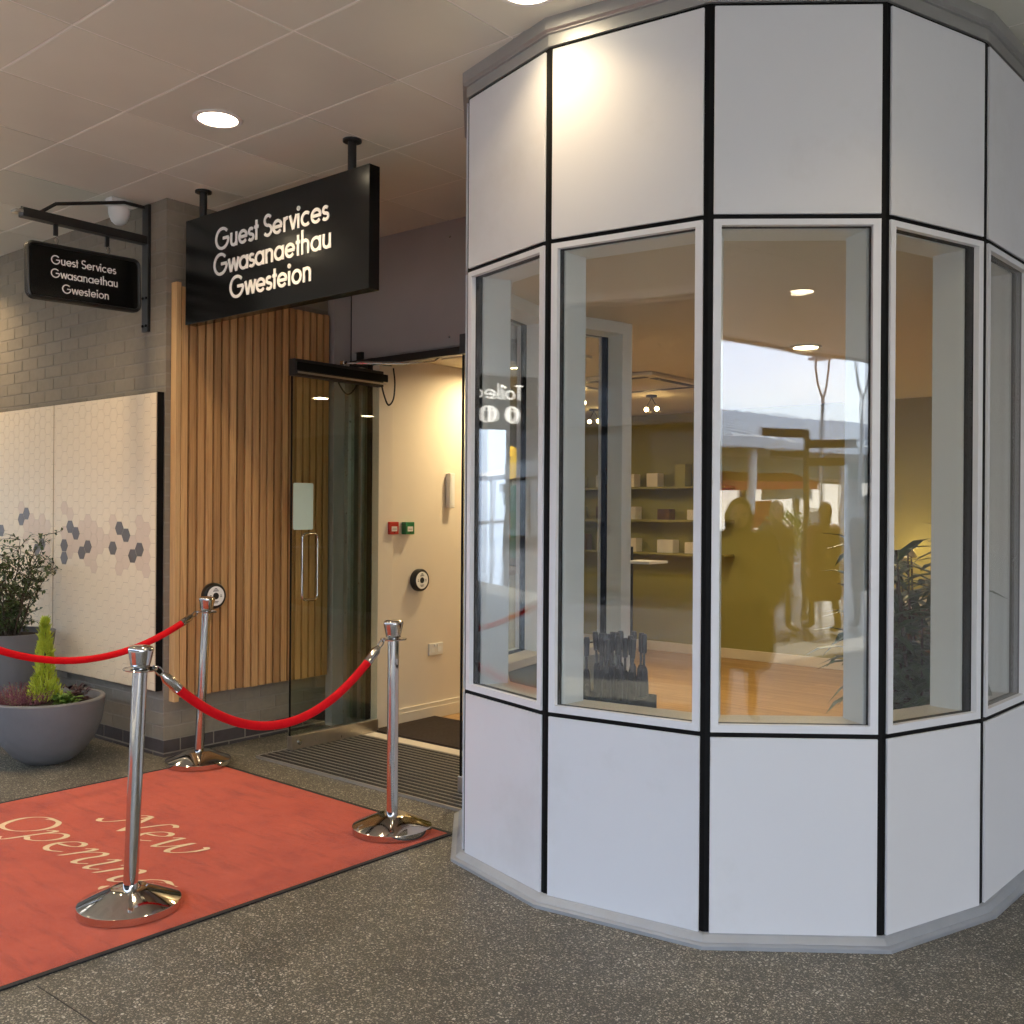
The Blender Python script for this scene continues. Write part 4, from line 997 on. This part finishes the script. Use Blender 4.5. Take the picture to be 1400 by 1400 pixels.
# tall planter with shrub
TP = Vector((-6.62, 2.92, 0))
tp = thing('tall_planter', 'tall grey tapered planter at the left edge behind the bowl', 'planter', TP)
MB().lathe([(.20, 0), (.205, .01), (.285, .69), (.288, .70), (.265, .70), (.262, .66)], TP, 44).build('pot', 'bowl', tp)
MB().lathe([(.262, .665), (.15, .672), (1e-4, .675)], TP, 26).build('soil', 'soil', tp)
sh = thing('potted_shrub', 'dark small-leaved evergreen shrub in the tall planter', 'shrub', TP+Vector((0, 0, .67)))
stm = MB(); lf = MB()
for k in range(24):
    a = rnd.uniform(0, 6.283); base = TP+Vector((.10*math.cos(a)*rnd.random(), .10*math.sin(a)*rnd.random(), .66))
    ln = rnd.uniform(.38, .68); out = rnd.uniform(.10, .30); pts = []
    for j in range(9):
        t_ = j/8; pts.append(base+Vector((math.cos(a)*out*t_**1.3, math.sin(a)*out*t_**1.3, ln*t_))+rdir()*.018*t_)
    stm.tube(pts, [.006*(1-.75*j/8) for j in range(9)], 5)
    for j in range(1, 9):
        for b_ in range(2):
            p = pts[j]; d = rdir(-.1, .8); l2 = rnd.uniform(.05, .13); e = p+d*l2
            stm.tube([p, (p+e)/2+rdir()*.01, e], [.0025, .002, .001], 4)
            for q in range(9):
                t_ = .15+.85*q/8; leaf(lf, p+d*l2*t_, d*.5+rdir()*.9, (0, 0, 1), rnd.uniform(.022, .038), rnd.uniform(.012, .019), 0, .3)
stm.build('stems', 'bark', sh); lf.build('foliage', 'leaf_dark', sh, kind='stuff')

# ================================================================== DOWNLIGHTS under the canopy
def downlight(x, y, lab, z=CEIL, r=.093, name='ceiling_downlight', watt=LAMP_W, glowm='lamp_glow', group='round downlights in the canopy ceiling', col=(1, .74, .44), spot=128):
    t = thing(name, lab, 'downlight', (x, y, z), group)
    MB().lathe([(r+.024, -.0015), (r+.024, -.006), (r+.010, -.010), (r, -.007), (r, -.002)], (x, y, z), 40).build('trim_ring', 'white_plastic', t)
    MB().lathe([(r-.001, -.002), (r-.001, -.0045), (1e-4, -.0065)], (x, y, z), 36).build('lens', glowm, t)
    l = bpy.data.lights.new('lamp', 'AREA'); l.shape = 'DISK'; l.size = r*1.8; l.energy = watt; l.color = col; l.spread = R(spot)
    o = bpy.data.objects.new('lamp', l); COL.objects.link(o); o.parent = t; o.location = (0, 0, -.012)
    return t
LX = [-7.9, -5.62, -4.146, -2.246, -.344, 1.56, 3.46]
LABS = ['round warm downlight in the ceiling left of the near one', 'second round downlight left along the canopy', 'round warm downlight in the ceiling before the large hanging sign', 'round warm downlight in the ceiling right above the bay panel',
        'round downlight in the ceiling right of the bay', 'downlight over the pavement right of the photographer', 'farthest downlight along the canopy to the right']
for x, lb in zip(LX, LABS): downlight(x, 2.21 if x == -5.62 else 2.80, lb, watt=LAMP_W*(1.3 if x < -5 else .30 if x == -2.246 else .45 if x > -1 else 1))
for x, lb in zip([-6.9, -3.1, .75, 2.62, 4.5], ['outer-row downlight far left along the street edge', 'outer-row downlight above the red mat', 'outer-row downlight behind the viewer', 'outer-row downlight mirrored in the front window', 'outer-row downlight farther right along the street edge']):
    downlight(x, .12, lb, watt=LAMP_W*.6)

# ================================================================== ROOM CONTENTS
for k, (x, y, lb) in enumerate([(-4.62, 5.66, 'round downlight in the lobby ceiling'), (-2.6, 6.1, 'round downlight in the room ceiling behind the bay'), (-4.2, 7.7, 'round downlight in the middle of the room ceiling'), (-1.6, 7.6, 'round downlight at the right of the room ceiling'),
                                 (-6.4, 7.2, 'round downlight at the left of the room ceiling'), (-6.8, 5.6, 'round downlight behind the lobby wall')]):
    downlight(x, y, lb, RZ, .075, 'room_downlight', ROOM_W*(1.3 if 'lobby ceiling' in lb else 1), 'room_glow', 'round downlights in the room ceiling', (1, .76, .42), 170)
ac = thing('air_conditioner', 'square ceiling cassette air conditioner in the room', 'air conditioner', (-4.4, 6.9, RZ))
B((-4.85, 6.45, RZ-.03), (-3.95, 7.35, RZ-.001)).build('body', 'room_ceiling', ac, bevel=.006)
for a, b in (((-4.75, 6.50, RZ-.034), (-4.05, 6.56, RZ-.0302)), ((-4.75, 7.24, RZ-.034), (-4.05, 7.30, RZ-.0302)), ((-4.80, 6.6, RZ-.034), (-4.74, 7.2, RZ-.0302)), ((-4.06, 6.6, RZ-.034), (-4.0, 7.2, RZ-.0302))): B(a, b).build('slot', 'dark_metal', ac)
for k, (x, y, lb) in enumerate([(-4.78, 7.8, 'small twin pendant bulb at the right before the olive wall'), (-5.02, 7.0, 'small twin pendant bulb at the left before the olive wall'), (-5.9, 8.5, 'small twin pendant bulb farthest back by the olive wall')]):
    t = thing('twin_pendant', lb, 'pendant', (x, y, RZ), 'twin pendant bulbs')
    MB().lathe([(.05, -.018), (.05, -.001)], (x, y, RZ), 16).build('rose', 'black_paint', t)
    for s in (-1, 1):
        MB().tube([(x, y, RZ-.018), (x+s*.05, y, RZ-.10)], .004, 6).build('rod', 'black_paint', t)
        MB().ball((x+s*.055, y, RZ-.125), .020, 8).build('bulb', 'bulb_glow', t)
# umbrella stand just inside the bay
UX, UY = -2.66, 4.03
us = thing('umbrella_stand', 'black square bin holding folded umbrellas inside the bay', 'umbrella stand', (UX, UY, 0))
q = MB()
for a, b in (((-.15, -.13, 0), (.15, -.12, .62)), ((-.15, .12, 0), (.15, .13, .62)), ((-.15, -.12, 0), (-.14, .12, .62)), ((.14, -.12, 0), (.15, .12, .62)), ((-.14, -.12, 0), (.14, .12, .015))):
    q.box((UX+a[0], UY+a[1], a[2]+.002), (UX+b[0], UY+b[1], b[2]))
q.build('bin', 'umbrella_cloth', us)
um = None
k = 0
for i in range(6):
    for j in range(3):
        x = UX-.115+.046*i; y = UY-.08+.08*j; hgt = rnd.uniform(-.03, .03)
        if um is None:
            um = thing('folded_umbrella', 'folded black umbrella standing in the black bin', 'umbrella', (x, y, .02), 'folded black umbrellas in the bin')
            MB().lathe([(.004, 0), (.012, .05), (.019, .3), (.022, .62), (.017, .70), (.010, .72)], (x, y, .02), 10).build('canopy', 'umbrella_cloth', um)
            MB().lathe([(.006, .72), (.006, .78), (.013, .785), (.015, .86), (.012, .875), (1e-4, .876)], (x, y, .02), 10).build('handle', 'black_paint', um)
            u_ = um
        else: u_ = dup(um, (x, y, .02+hgt*.5+.015)); u_.rotation_euler = (rnd.uniform(-.05, .05), rnd.uniform(-.05, .05), rnd.uniform(0, 3))
# leafy pot plant behind the fourth face
PP = Vector((-1.44, 4.70, 0))
ip = thing('room_plant', 'dense dark broad-leaved pot plant inside the bay window', 'plant', PP)
MB().lathe([(.15, 0), (.19, .34), (.20, .36), (.18, .36), (.175, .32), (1e-4, .32)], PP, 28).build('pot', 'white_plastic', ip)
s_ = MB(); l_ = MB()
for k in range(64):
    a = rnd.uniform(0, 6.283); out = rnd.uniform(.02, .27); top = rnd.uniform(.75, 1.42); b0 = PP+Vector((.06*math.cos(a), .06*math.sin(a), .32))
    pts = [b0+Vector((math.cos(a)*out*t_, math.sin(a)*out*t_, (top-.32)*t_)) for t_ in (0, .35, .7, 1)]
    s_.tube(pts, [.008, .007, .006, .004], 5)
    for j in range(16):
        t_ = .15+.85*j/15; p = pts[0].lerp(pts[3], t_); d = rdir(-.25, .75); leaf(l_, p, d, (0, 0, 1), rnd.uniform(.15, .27), rnd.uniform(.035, .065), 0, .7)
s_.build('stems', 'bark', ip); l_.build('leaves', 'leaf_room', ip, kind='stuff')
# desk with lamp near the back wall
dk = thing('reception_desk', 'pale wooden desk against the olive back wall', 'desk', (-2.9, 8.8, 0))
B((-3.12, 8.45, .72), (-2.0, 9.2, .76)).build('top', 'cream_sill', dk, bevel=.004)
B((-3.08, 8.5, .001), (-3.03, 9.15, .72)).build('side_panel', 'cream_sill', dk); B((-2.1, 8.5, .001), (-2.05, 9.15, .72)).build('side_panel', 'cream_sill', dk)
B((-3.03, 8.55, .2), (-2.1, 8.57, .719)).build('front_panel', 'dark_wood', dk)
LP = Vector((-2.98, 9.08, .761))
lp = thing('desk_lamp', 'small lit desk lamp on the desk by the olive wall', 'lamp', LP)
MB().lathe([(.07, 0), (.07, .012), (.01, .016)], LP, 20).build('base', 'black_paint', lp)
MB().tube([LP+Vector((0, 0, .015)), LP+Vector((-.03, 0, .25)), LP+Vector((.06, 0, .42))], .006, 8).build('arm', 'black_paint', lp)
MB().lathe([(.02, .44), (.07, .36), (.072, .355)], LP+Vector((.08, 0, 0)), 18).build('shade', 'brushed', lp)
MB().ball(LP+Vector((.08, 0, .375)), .022, 8).build('bulb', 'bulb_glow', lp)
pl = bpy.data.lights.new('lamp', 'POINT'); pl.energy = 2.2; pl.color = (1, .7, .3); pl.shadow_soft_size = .03
po = bpy.data.objects.new('lamp', pl); COL.objects.link(po); po.parent = lp; po.location = (.08, .06, .42); pl.energy = .6
# display stand and shelves seen past the left posts
ds = thing('display_stand', 'slim black display stand with small white shelf in the room', 'stand', (-3.42, 5.35, 0))
MB().lathe([(.14, 0), (.14, .012), (.012, .014), (.012, 1.28), (1e-4, 1.28)], (-3.42, 5.35, .001), 20).build('post', 'black_paint', ds)
B((-3.42, 5.24, 1.18), (-3.22, 5.46, 1.195)).build('shelf', 'white_plastic', ds)
lr = thing('leaflet_rack', 'wooden leaflet rack with shelves beyond the lobby wall', 'rack', (-6.6, 7.6, 0))
B((-7.3, 7.75, .001), (-5.9, 7.78, 2.05)).build('back_panel', 'dark_wood', lr)
for x in (-7.3, -5.93): B((x, 7.50, .001), (x+.03, 7.749, 2.05)).build('side_panel', 'dark_wood', lr)
for z in (.3, .75, 1.2, 1.65): B((-7.268, 7.50, z), (-5.932, 7.749, z+.025)).build('shelf', 'dark_wood', lr)
for z in (1.2, 1.65):
    for i in range(8):
        m = ['paper', 'teal', 'paper', 'grey_wall', 'paper', 'orange_sign'][rnd.randrange(6)]; x = -7.24+.165*i
        o = B((x, 7.60, z+.026), (x+.13, 7.62, z+.026+.25)).build('leaflet_stack', m)
        tag(o, '%s leaflets, place %s from the left on the %s shelf of the wooden rack' % ({'paper': 'white', 'teal': 'teal', 'grey_wall': 'grey', 'orange_sign': 'orange'}[m], ['one', 'two', 'three', 'four', 'five', 'six', 'seven', 'eight'][i], 'lower' if z < 1.5 else 'upper'), 'leaflets', 'leaflet stacks on the rack')
yd = MB().lathe([(.16, 0), (.16, .02)], (-6.17, 7.46, 1.97), 36, axis='y').build('round_sign', 'yellow'); tag(yd, 'round yellow sign at the edge of the leaflet rack', 'sign')
tb = B((-6.12, 7.42, 1.05), (-5.98, 7.44, 1.75)).build('hanging_banner', 'teal'); tag(tb, 'narrow teal banner below the round yellow sign', 'banner')
ct = thing('side_counter', 'dark counter with pale top behind the lobby wall', 'counter', (-5.6, 6.4, 0))
B((-5.9, 6.1, .001), (-5.2, 6.7, .98)).build('body', 'grey_wall', ct, bevel=.004); B((-5.93, 6.07, .981), (-5.17, 6.73, 1.02)).build('top', 'dark_wood', ct, bevel=.004)
# shelves and boxes added on the olive wall to imitate reflected shelving
su = thing('reflection_shelves', 'olive shelves with small goods added on the back wall in place of reflected shelving', 'shelves', (-5.6, 9.3, 0))
for z in (1.05, 1.40, 1.75): B((-6.7, 9.16, z), (-4.75, 9.384, z+.022)).build('shelf', 'olive_wall', su)
WORDS = ['first', 'second', 'third', 'fourth', 'fifth', 'sixth', 'seventh', 'eighth', 'ninth', 'tenth', 'eleventh', 'twelfth']
for z, zn in ((1.05, 'lowest'), (1.40, 'middle'), (1.75, 'top')):
    x = -6.66; i = 0
    while x < -4.95:
        w_ = rnd.uniform(.09, .24); h_ = rnd.uniform(.10, .24); m, cn_ = [('olive_wall', 'olive'), ('dark_wood', 'brown'), ('cream_sill', 'cream'), ('paper', 'white')][rnd.randrange(4)]
        o = B((x, 9.2, z+.0225), (x+w_, 9.33, z+.0225+h_)).build('reflection_box', m, bevel=.003)
        tag(o, '%s box, %s from the left on the %s shelf added in place of reflected shelving' % (cn_, WORDS[i], zn), 'box', 'boxes imitating reflected goods'); x += w_+rnd.uniform(.08, .3); i += 1

# ================================================================== STREET seen in the glass: people, posts, shops
def capsule(mb, a, ra, b, rb, n=10):
    a, b = Vector(a), Vector(b); d = b-a; L = d.length; t = d/L if L > 1e-6 else Vector((0, 0, 1))
    pts = [a-t*ra*.98, a-t*ra*.7, a, b, b+t*rb*.7, b+t*rb*.98]; mb.tube(pts, [ra*.2, ra*.714, ra, rb, rb*.714, rb*.2], n)
def remesh(mb, voxel, mats, name, pick=None, smooth=4):
    me = mb.mesh('tmp', [mats[0]]); ob = bpy.data.objects.new('tmp', me); COL.objects.link(ob)
    rm = ob.modifiers.new('r', 'REMESH'); rm.mode = 'VOXEL'; rm.voxel_size = voxel; rm.use_smooth_shade = True
    sm_ = ob.modifiers.new('s', 'SMOOTH'); sm_.factor = .5; sm_.iterations = smooth
    dg = bpy.context.evaluated_depsgraph_get(); dg.update(); m2 = bpy.data.meshes.new_from_object(ob.evaluated_get(dg)); bpy.data.objects.remove(ob)
    m2.name = name; m2.materials.clear()
    for m in mats: m2.materials.append(MT[m] if isinstance(m, str) else m)
    if pick:
        for p in m2.polygons: p.material_index = pick(p.center)
    for p in m2.polygons: p.use_smooth = True
    return m2
def person(loc, face, h, lab, coat_c, leg_c, hair_c, stride=.12, hem=.45, bulk=1.0, hood=False):
    t = thing('person', lab, 'person', loc, 'people in the street'); t.rotation_euler = (0, 0, R(face))
    k = h/1.70; S = lambda x, y, z: Vector((x*k, y*k, z*k))
    cm_ = mat('coat', coat_c, .8, var=.12, vs=14, bump=.003, bs=30); lm_ = mat('leggings', leg_c, .8, var=.1); hm_ = mat('hair', hair_c, .5, var=.2, vs=50)
    b = MB(); cp_ = lambda a, ra, c, rc: capsule(b, S(*a), ra*k, S(*c), rc*k)
    for s in (-1, 1):
        f = s*stride
        hip, kn, an = (s*.095, 0, .90), (s*.10, f*.7+.03, .50), (s*.10, f-.02, .09)
        cp_(hip, .085, kn, .056); cp_(kn, .056, an, .040); cp_(an, .043, (s*.105, f+.06, .05), .042); cp_((s*.105, f+.06, .045), .042, (s*.12, f+.16, .034), .032)
        sh_, el, wr = (s*.185, 0, 1.385), (s*.235, -f*.4-.03, 1.10), (s*.235, -f*.8+.10, .90)
        cp_((s*.08, 0, 1.40), .06, sh_, .058); cp_(sh_, .055, el, .043); cp_(el, .042, wr, .030)
        pm = (s*.232, wr[1]+.035, .835); cp_(wr, .028, pm, .034)
        for q, (dx, ln) in enumerate(((-.026, .070), (-.009, .080), (.009, .076), (.026, .060))):
            r0 = (pm[0]-s*.004, pm[1]+dx, pm[2]-.02); m1 = (r0[0]-s*.004, r0[1]+.008, r0[2]-ln*.5); e1 = (m1[0]-s*.016, m1[1]+.012, m1[2]-ln*.42)
            cp_(r0, .010, m1, .009); cp_(m1, .009, e1, .008)
        cp_((pm[0]-s*.01, pm[1]+.026, pm[2]+.01), .012, (pm[0]-s*.03, pm[1]+.058, pm[2]-.03), .009)
    cp_((-.07, 0, .95), .105, (.07, 0, .95), .105); cp_((0, 0, .98), .12, (0, .0, 1.16), .115); cp_((-.06, 0, 1.28), .115, (.06, 0, 1.28), .115)
    cp_((0, -.005, 1.40), .06, (0, .01, 1.50), .052)
    b.ball(S(0, .02, 1.595), .098*k, 12, 0, (.80, .96, 1.16)); cp_((0, .105, 1.595), .010, (0, .122, 1.572), .014); cp_((0, .06, 1.515), .034, (0, .085, 1.520), .024)
    for s in (-1, 1): cp_((s*.080, .0, 1.605), .016, (s*.082, .0, 1.575), .013)
    cp_((-.018, .103, 1.545), .007, (.018, .103, 1.545), .007)
    def pick(c):
        z = c.z/k
        return 2 if z < .095 else 0 if (z > 1.43 or (abs(c.x/k) > .19 and z < .93)) else 1
    me = remesh(b, .0095, ['skin', lm_, 'shop_dark'], 'body', pick, 3); o = bpy.data.objects.new('body', me); COL.objects.link(o); o.parent = t
    e = MB()
    for s in (-1, 1): e.ball(S(s*.033, .098, 1.612), .011*k, 6)
    e.build('eyes', 'shop_dark', t, origin=(0, 0, 0))
    c = MB(); cc = lambda a, ra, d_, rd: capsule(c, S(a[0]*(.6+.4*bulk), a[1], a[2]), ra*k*bulk, S(d_[0]*(.6+.4*bulk), d_[1], d_[2]), rd*k*bulk)
    cc((-.085, 0, 1.33), .125, (.085, 0, 1.33), .125); cc((-.07, 0, 1.10), .135, (.07, 0, 1.10), .135); cc((-.08, 0, .92), .150, (.08, 0, .92), .150)
    cc((0, 0, 1.30), .15, (0, 0, .95), .16)
    for s in (-1, 1):
        f = s*stride; cc((s*.09, 0, .90), .135, (s*.10, f*.35, hem+.1), .135)
        cc((s*.17, 0, 1.375), .085, (s*.24, -f*.4-.03, 1.10), .070); cc((s*.24, -f*.4-.03, 1.10), .070, (s*.236, -f*.8+.09, .92), .055)
    cc((-.05, 0, hem+.12), .14, (.05, 0, hem+.12), .14); cc((0, 0, 1.42), .085, (0, -.01, 1.455), .078)
    me = remesh(c, .018, [cm_], 'coat', None, 6); o = bpy.data.objects.new('coat', me); COL.objects.link(o); o.parent = t
    hh = MB(); hh.ball(S(0, -.018, 1.625), .110*k, 10, 0, (.86, .98, 1.08))
    if hood: capsule(hh, S(0, -.06, 1.47), .115*k, S(0, -.03, 1.60), .118*k)
    else: capsule(hh, S(0, -.06, 1.44), .07*k, S(0, -.05, 1.60), .095*k)
    me = remesh(hh, .014, [cm_ if hood else hm_], 'hair', None, 3); o = bpy.data.objects.new('hood' if hood else 'hair', me); COL.objects.link(o); o.parent = t
    return t
person((1.37, .56, 0), 45, 1.58, 'person in a long dark padded coat beside the photographer', (.025, .023, .02), (.03, .03, .035), (.03, .02, .012), .06, .42, bulk=1.32, hood=True)
person((6.30, -2.42, 0), 200, 1.60, 'person in a dark red coat walking away down the street', (.12, .010, .014), (.012, .012, .014), (.10, .04, .015), .16, .42)
person((5.78, -2.75, .0), 20, 1.62, 'person in a black jacket walking towards the bay', (.02, .02, .022), (.02, .022, .03), (.22, .16, .09), .15, .62)
person((7.0, -2.25, 0), 210, 1.70, 'person in a grey coat at the right of the walking group', (.10, .10, .11), (.02, .02, .025), (.05, .04, .03), .14, .5)
# fingerpost
fp = thing('fingerpost', 'dark street fingerpost with direction boards', 'signpost', (7.24, -3.46, 0))
MB().lathe([(.06, 0), (.06, .05), (.042, .07), (.042, 2.68), (1e-4, 2.72)], (7.24, -3.46, 0), 16).build('post', 'shop_dark', fp)
for dx, dy, z in ((-.50, -.36, 2.58), (.56, .40, 2.44), (-.40, -.29, 2.30), (.44, .31, 2.18)):
    d = Vector((dx, dy, 0)); n_ = Vector((-dy, dx, 0)).normalized()*.03
    MB().obox(Vector((7.24, -3.46, z))+d.normalized()*.044-n_*.5, d, n_, (0, 0, .115)).build('direction_board', 'shop_dark', fp)
# lamp columns with forked heads
for k, (x, y, lb) in enumerate([(15.75, -9.68, 'street lamp with forked head, left of the pair'), (16.55, -9.10, 'street lamp with forked head, right of the pair'), (-9.0, -9.5, 'street lamp with forked head to the left of the street'), (3.0, -9.5, 'street lamp with forked head opposite the bay')]):
    t = thing('street_lamp', lb, 'street lamp', (x, y, 0), 'forked street lamps')
    MB().lathe([(.09, 0), (.09, .8), (.055, .85), (.04, 4.2)], (x, y, 0), 12).build('column', 'shop_grey', t)
    for s in (-1, 1):
        MB().tube([(x, y, 4.2), (x+s*.18, y, 4.6), (x+s*.27, y, 5.0), (x+s*.26, y, 5.30)], .028, 8).build('fork', 'shop_grey', t)
    MB().lathe([(.02, 5.34), (.34, 5.30), (.36, 5.27), (.30, 5.25), (1e-4, 5.25)], (x, y, 0), 20).build('lamp_head', 'shop_white', t)
# clipped shrubs in the street
for k, (x, y, lb) in enumerate([(10.3, -6.3, 'round clipped shrub in a white street pot'), (-22, -7.2, 'round clipped shrub in a white pot left down the street')]):
    t = thing('street_shrub', lb, 'shrub', (x, y, 0), 'shrubs in street pots')
    MB().lathe([(.28, 0), (.36, .6), (.33, .6), (.32, .54), (1e-4, .54)], (x, y, 0), 20).build('pot', 'shop_white', t)
    q = MB()
    for j in range(1400):
        p = rdir(-.6, 1)*(.50*rnd.random()**.33); leaf(q, Vector((x, y, 1.05))+p, rdir(), rdir(), .07, .04)
    q.build('foliage', 'leaf_green', t, kind='stuff'); MB().tube([(x, y, .5), (x, y, 1.1)], .03, 6).build('trunk', 'bark', t)
# shop row across the street
FASC = [('shop_grey', 'shop unit with grey fascia at the far left of the row across the street'), ('teal_sign', 'shop unit with pale teal fascia left of the row across the street'), ('shop_dark', 'shop unit with black fascia across the street'), ('orange_sign', 'shop unit with orange sign across the street'),
        ('shop_white', 'shop unit with white fascia and red awning across the street'), ('teal_sign', 'shop unit with pale teal sign boards, right part of the row'), ('shop_grey', 'shop unit with grey fascia at the far right of the row')]
tb_ = thing('department_store', 'tall dark brick store building directly across the street', 'building', (-12, -10.5, 0))
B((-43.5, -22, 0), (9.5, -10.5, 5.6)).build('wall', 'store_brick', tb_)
B((-43.6, -22, 5.6), (9.6, -10.2, 5.8)).build('parapet', 'shop_grey', tb_)
for i in range(17):
    a = -42.6+i*3.05
    wn = B((a, -10.52, .4), (a+2.6, -10.42, 2.9)).build('window', 'shop_dark', tb_)
    B((a+.08, -10.415, .48), (a+2.52, -10.40, 2.82)).build('pane', 'shop_dark', wn)
    if i % 3 == 0: B((a+.3, -10.398, .7), (a+.75, -10.385, 1.5)).build('poster', ['dark_wood', 'shop_grey'][i % 2], wn)
B((-43.0, -10.5, 3.05), (9.0, -10.3, 3.75)).build('fascia', 'shop_dark', tb_)
UW = 14.0; SX0 = -58.0; SYF = -16.0
for k, (fm_, lb) in enumerate(FASC):
    x0 = SX0+UW*k; x1 = x0+UW-.02
    t = thing('shop_unit', lb, 'shop', ((x0+x1)/2, SYF, 0), 'shop units across the street')
    B((x0, SYF-9, 0), (x1, SYF-.2, 4.0)).build('wall', 'shop_white', t)
    rf_ = MB().add([(x0, SYF+3.4, 3.55), (x1, SYF+3.4, 3.55), (x1, SYF-3.5, 5.2), (x0, SYF-3.5, 5.2), (x0, SYF+3.4, 3.45), (x1, SYF+3.4, 3.45), (x1, SYF-3.5, 5.1), (x0, SYF-3.5, 5.1)],
                   [(0, 1, 2, 3), (7, 6, 5, 4), (0, 4, 5, 1), (1, 5, 6, 2), (2, 6, 7, 3), (3, 7, 4, 0)]).build('roof', 'shop_roof', t)
    sm2 = MB()
    for i in range(int(UW/.7)):
        xx = x0+.3+i*.7; sm2.add([(xx, SYF+3.42, 3.555), (xx+.05, SYF+3.42, 3.555), (xx+.05, SYF-3.5, 5.205), (xx, SYF-3.5, 5.205), (xx, SYF+3.42, 3.61), (xx+.05, SYF+3.42, 3.61), (xx+.05, SYF-3.5, 5.26), (xx, SYF-3.5, 5.26)],
                [(3, 2, 1, 0), (4, 5, 6, 7), (0, 1, 5, 4), (1, 2, 6, 5), (2, 3, 7, 6), (3, 0, 4, 7)])
    sm2.build('roof_seams', 'shop_white', rf_, kind='stuff')
    B((x0, SYF+3.35, 3.28), (x1, SYF+3.45, 3.545)).build('gutter', 'shop_white', t)
    for i in range(4):
        xx = x0+.8+i*(UW-1.6)/3; MB().lathe([(.10, 0), (.10, 3.4)], (xx, SYF+3.1, 0), 12).build('column', 'shop_white', t)
    B((x0+.4, SYF+.9, 2.65), (x1-.4, SYF+1.05, 3.25)).build('fascia', fm_, t)
    for i in range(5):
        a = x0+.5+i*(UW-1)/5
        wn = B((a, SYF-.18, .35), (a+(UW-1)/5-.25, SYF-.06, 2.6)).build('window', 'shop_grey', t)
        B((a+.08, SYF-.058, .43), (a+(UW-1)/5-.33, SYF-.04, 2.52)).build('pane', 'shop_fill_glow', wn)
        B((a+.3, SYF-.038, .5+.5*(i % 2)), (a+1.2, SYF-.03, 1.6+.3*(i % 2))).build('poster', ['orange_sign', 'paper', 'teal_sign', 'red_cloth', 'paper'][(i+k) % 5], wn)
    for i in range(2):
        a = x0+1.5+i*6; B((a, SYF+1.2, 1.9), (a+2.4, SYF+1.25, 2.55)).build('hanging_board', ['teal_sign', 'orange_sign', 'shop_grey'][(k+i) % 3], t)
    if fm_ == 'shop_white' or k == 5:
        aw = MB().add([(x0+4, SYF+.3, 3.0), (x0+9, SYF+.3, 3.0), (x0+9, SYF+2.2, 2.45), (x0+4, SYF+2.2, 2.45), (x0+4, SYF+2.2, 2.2), (x0+9, SYF+2.2, 2.2), (x0+4, SYF+.3, 2.94), (x0+9, SYF+.3, 2.94)],
                      [(0, 1, 2, 3), (3, 2, 5, 4), (6, 4, 5, 7)]).build('awning', 'red_cloth', t)

# scrap of paper at the foot of the bay
ps = MB().ball((-.865, 4.20, .012), .014, 5, 0, (1.3, .9, .8)); ps.v = [(x+rnd.uniform(-.004, .004), y+rnd.uniform(-.004, .004), max(.0005, z+rnd.uniform(-.004, .004))) for x, y, z in ps.v]
tag(ps.build('paper_scrap', 'paper'), 'crumpled scrap of white paper on the floor by the bay', 'litter')
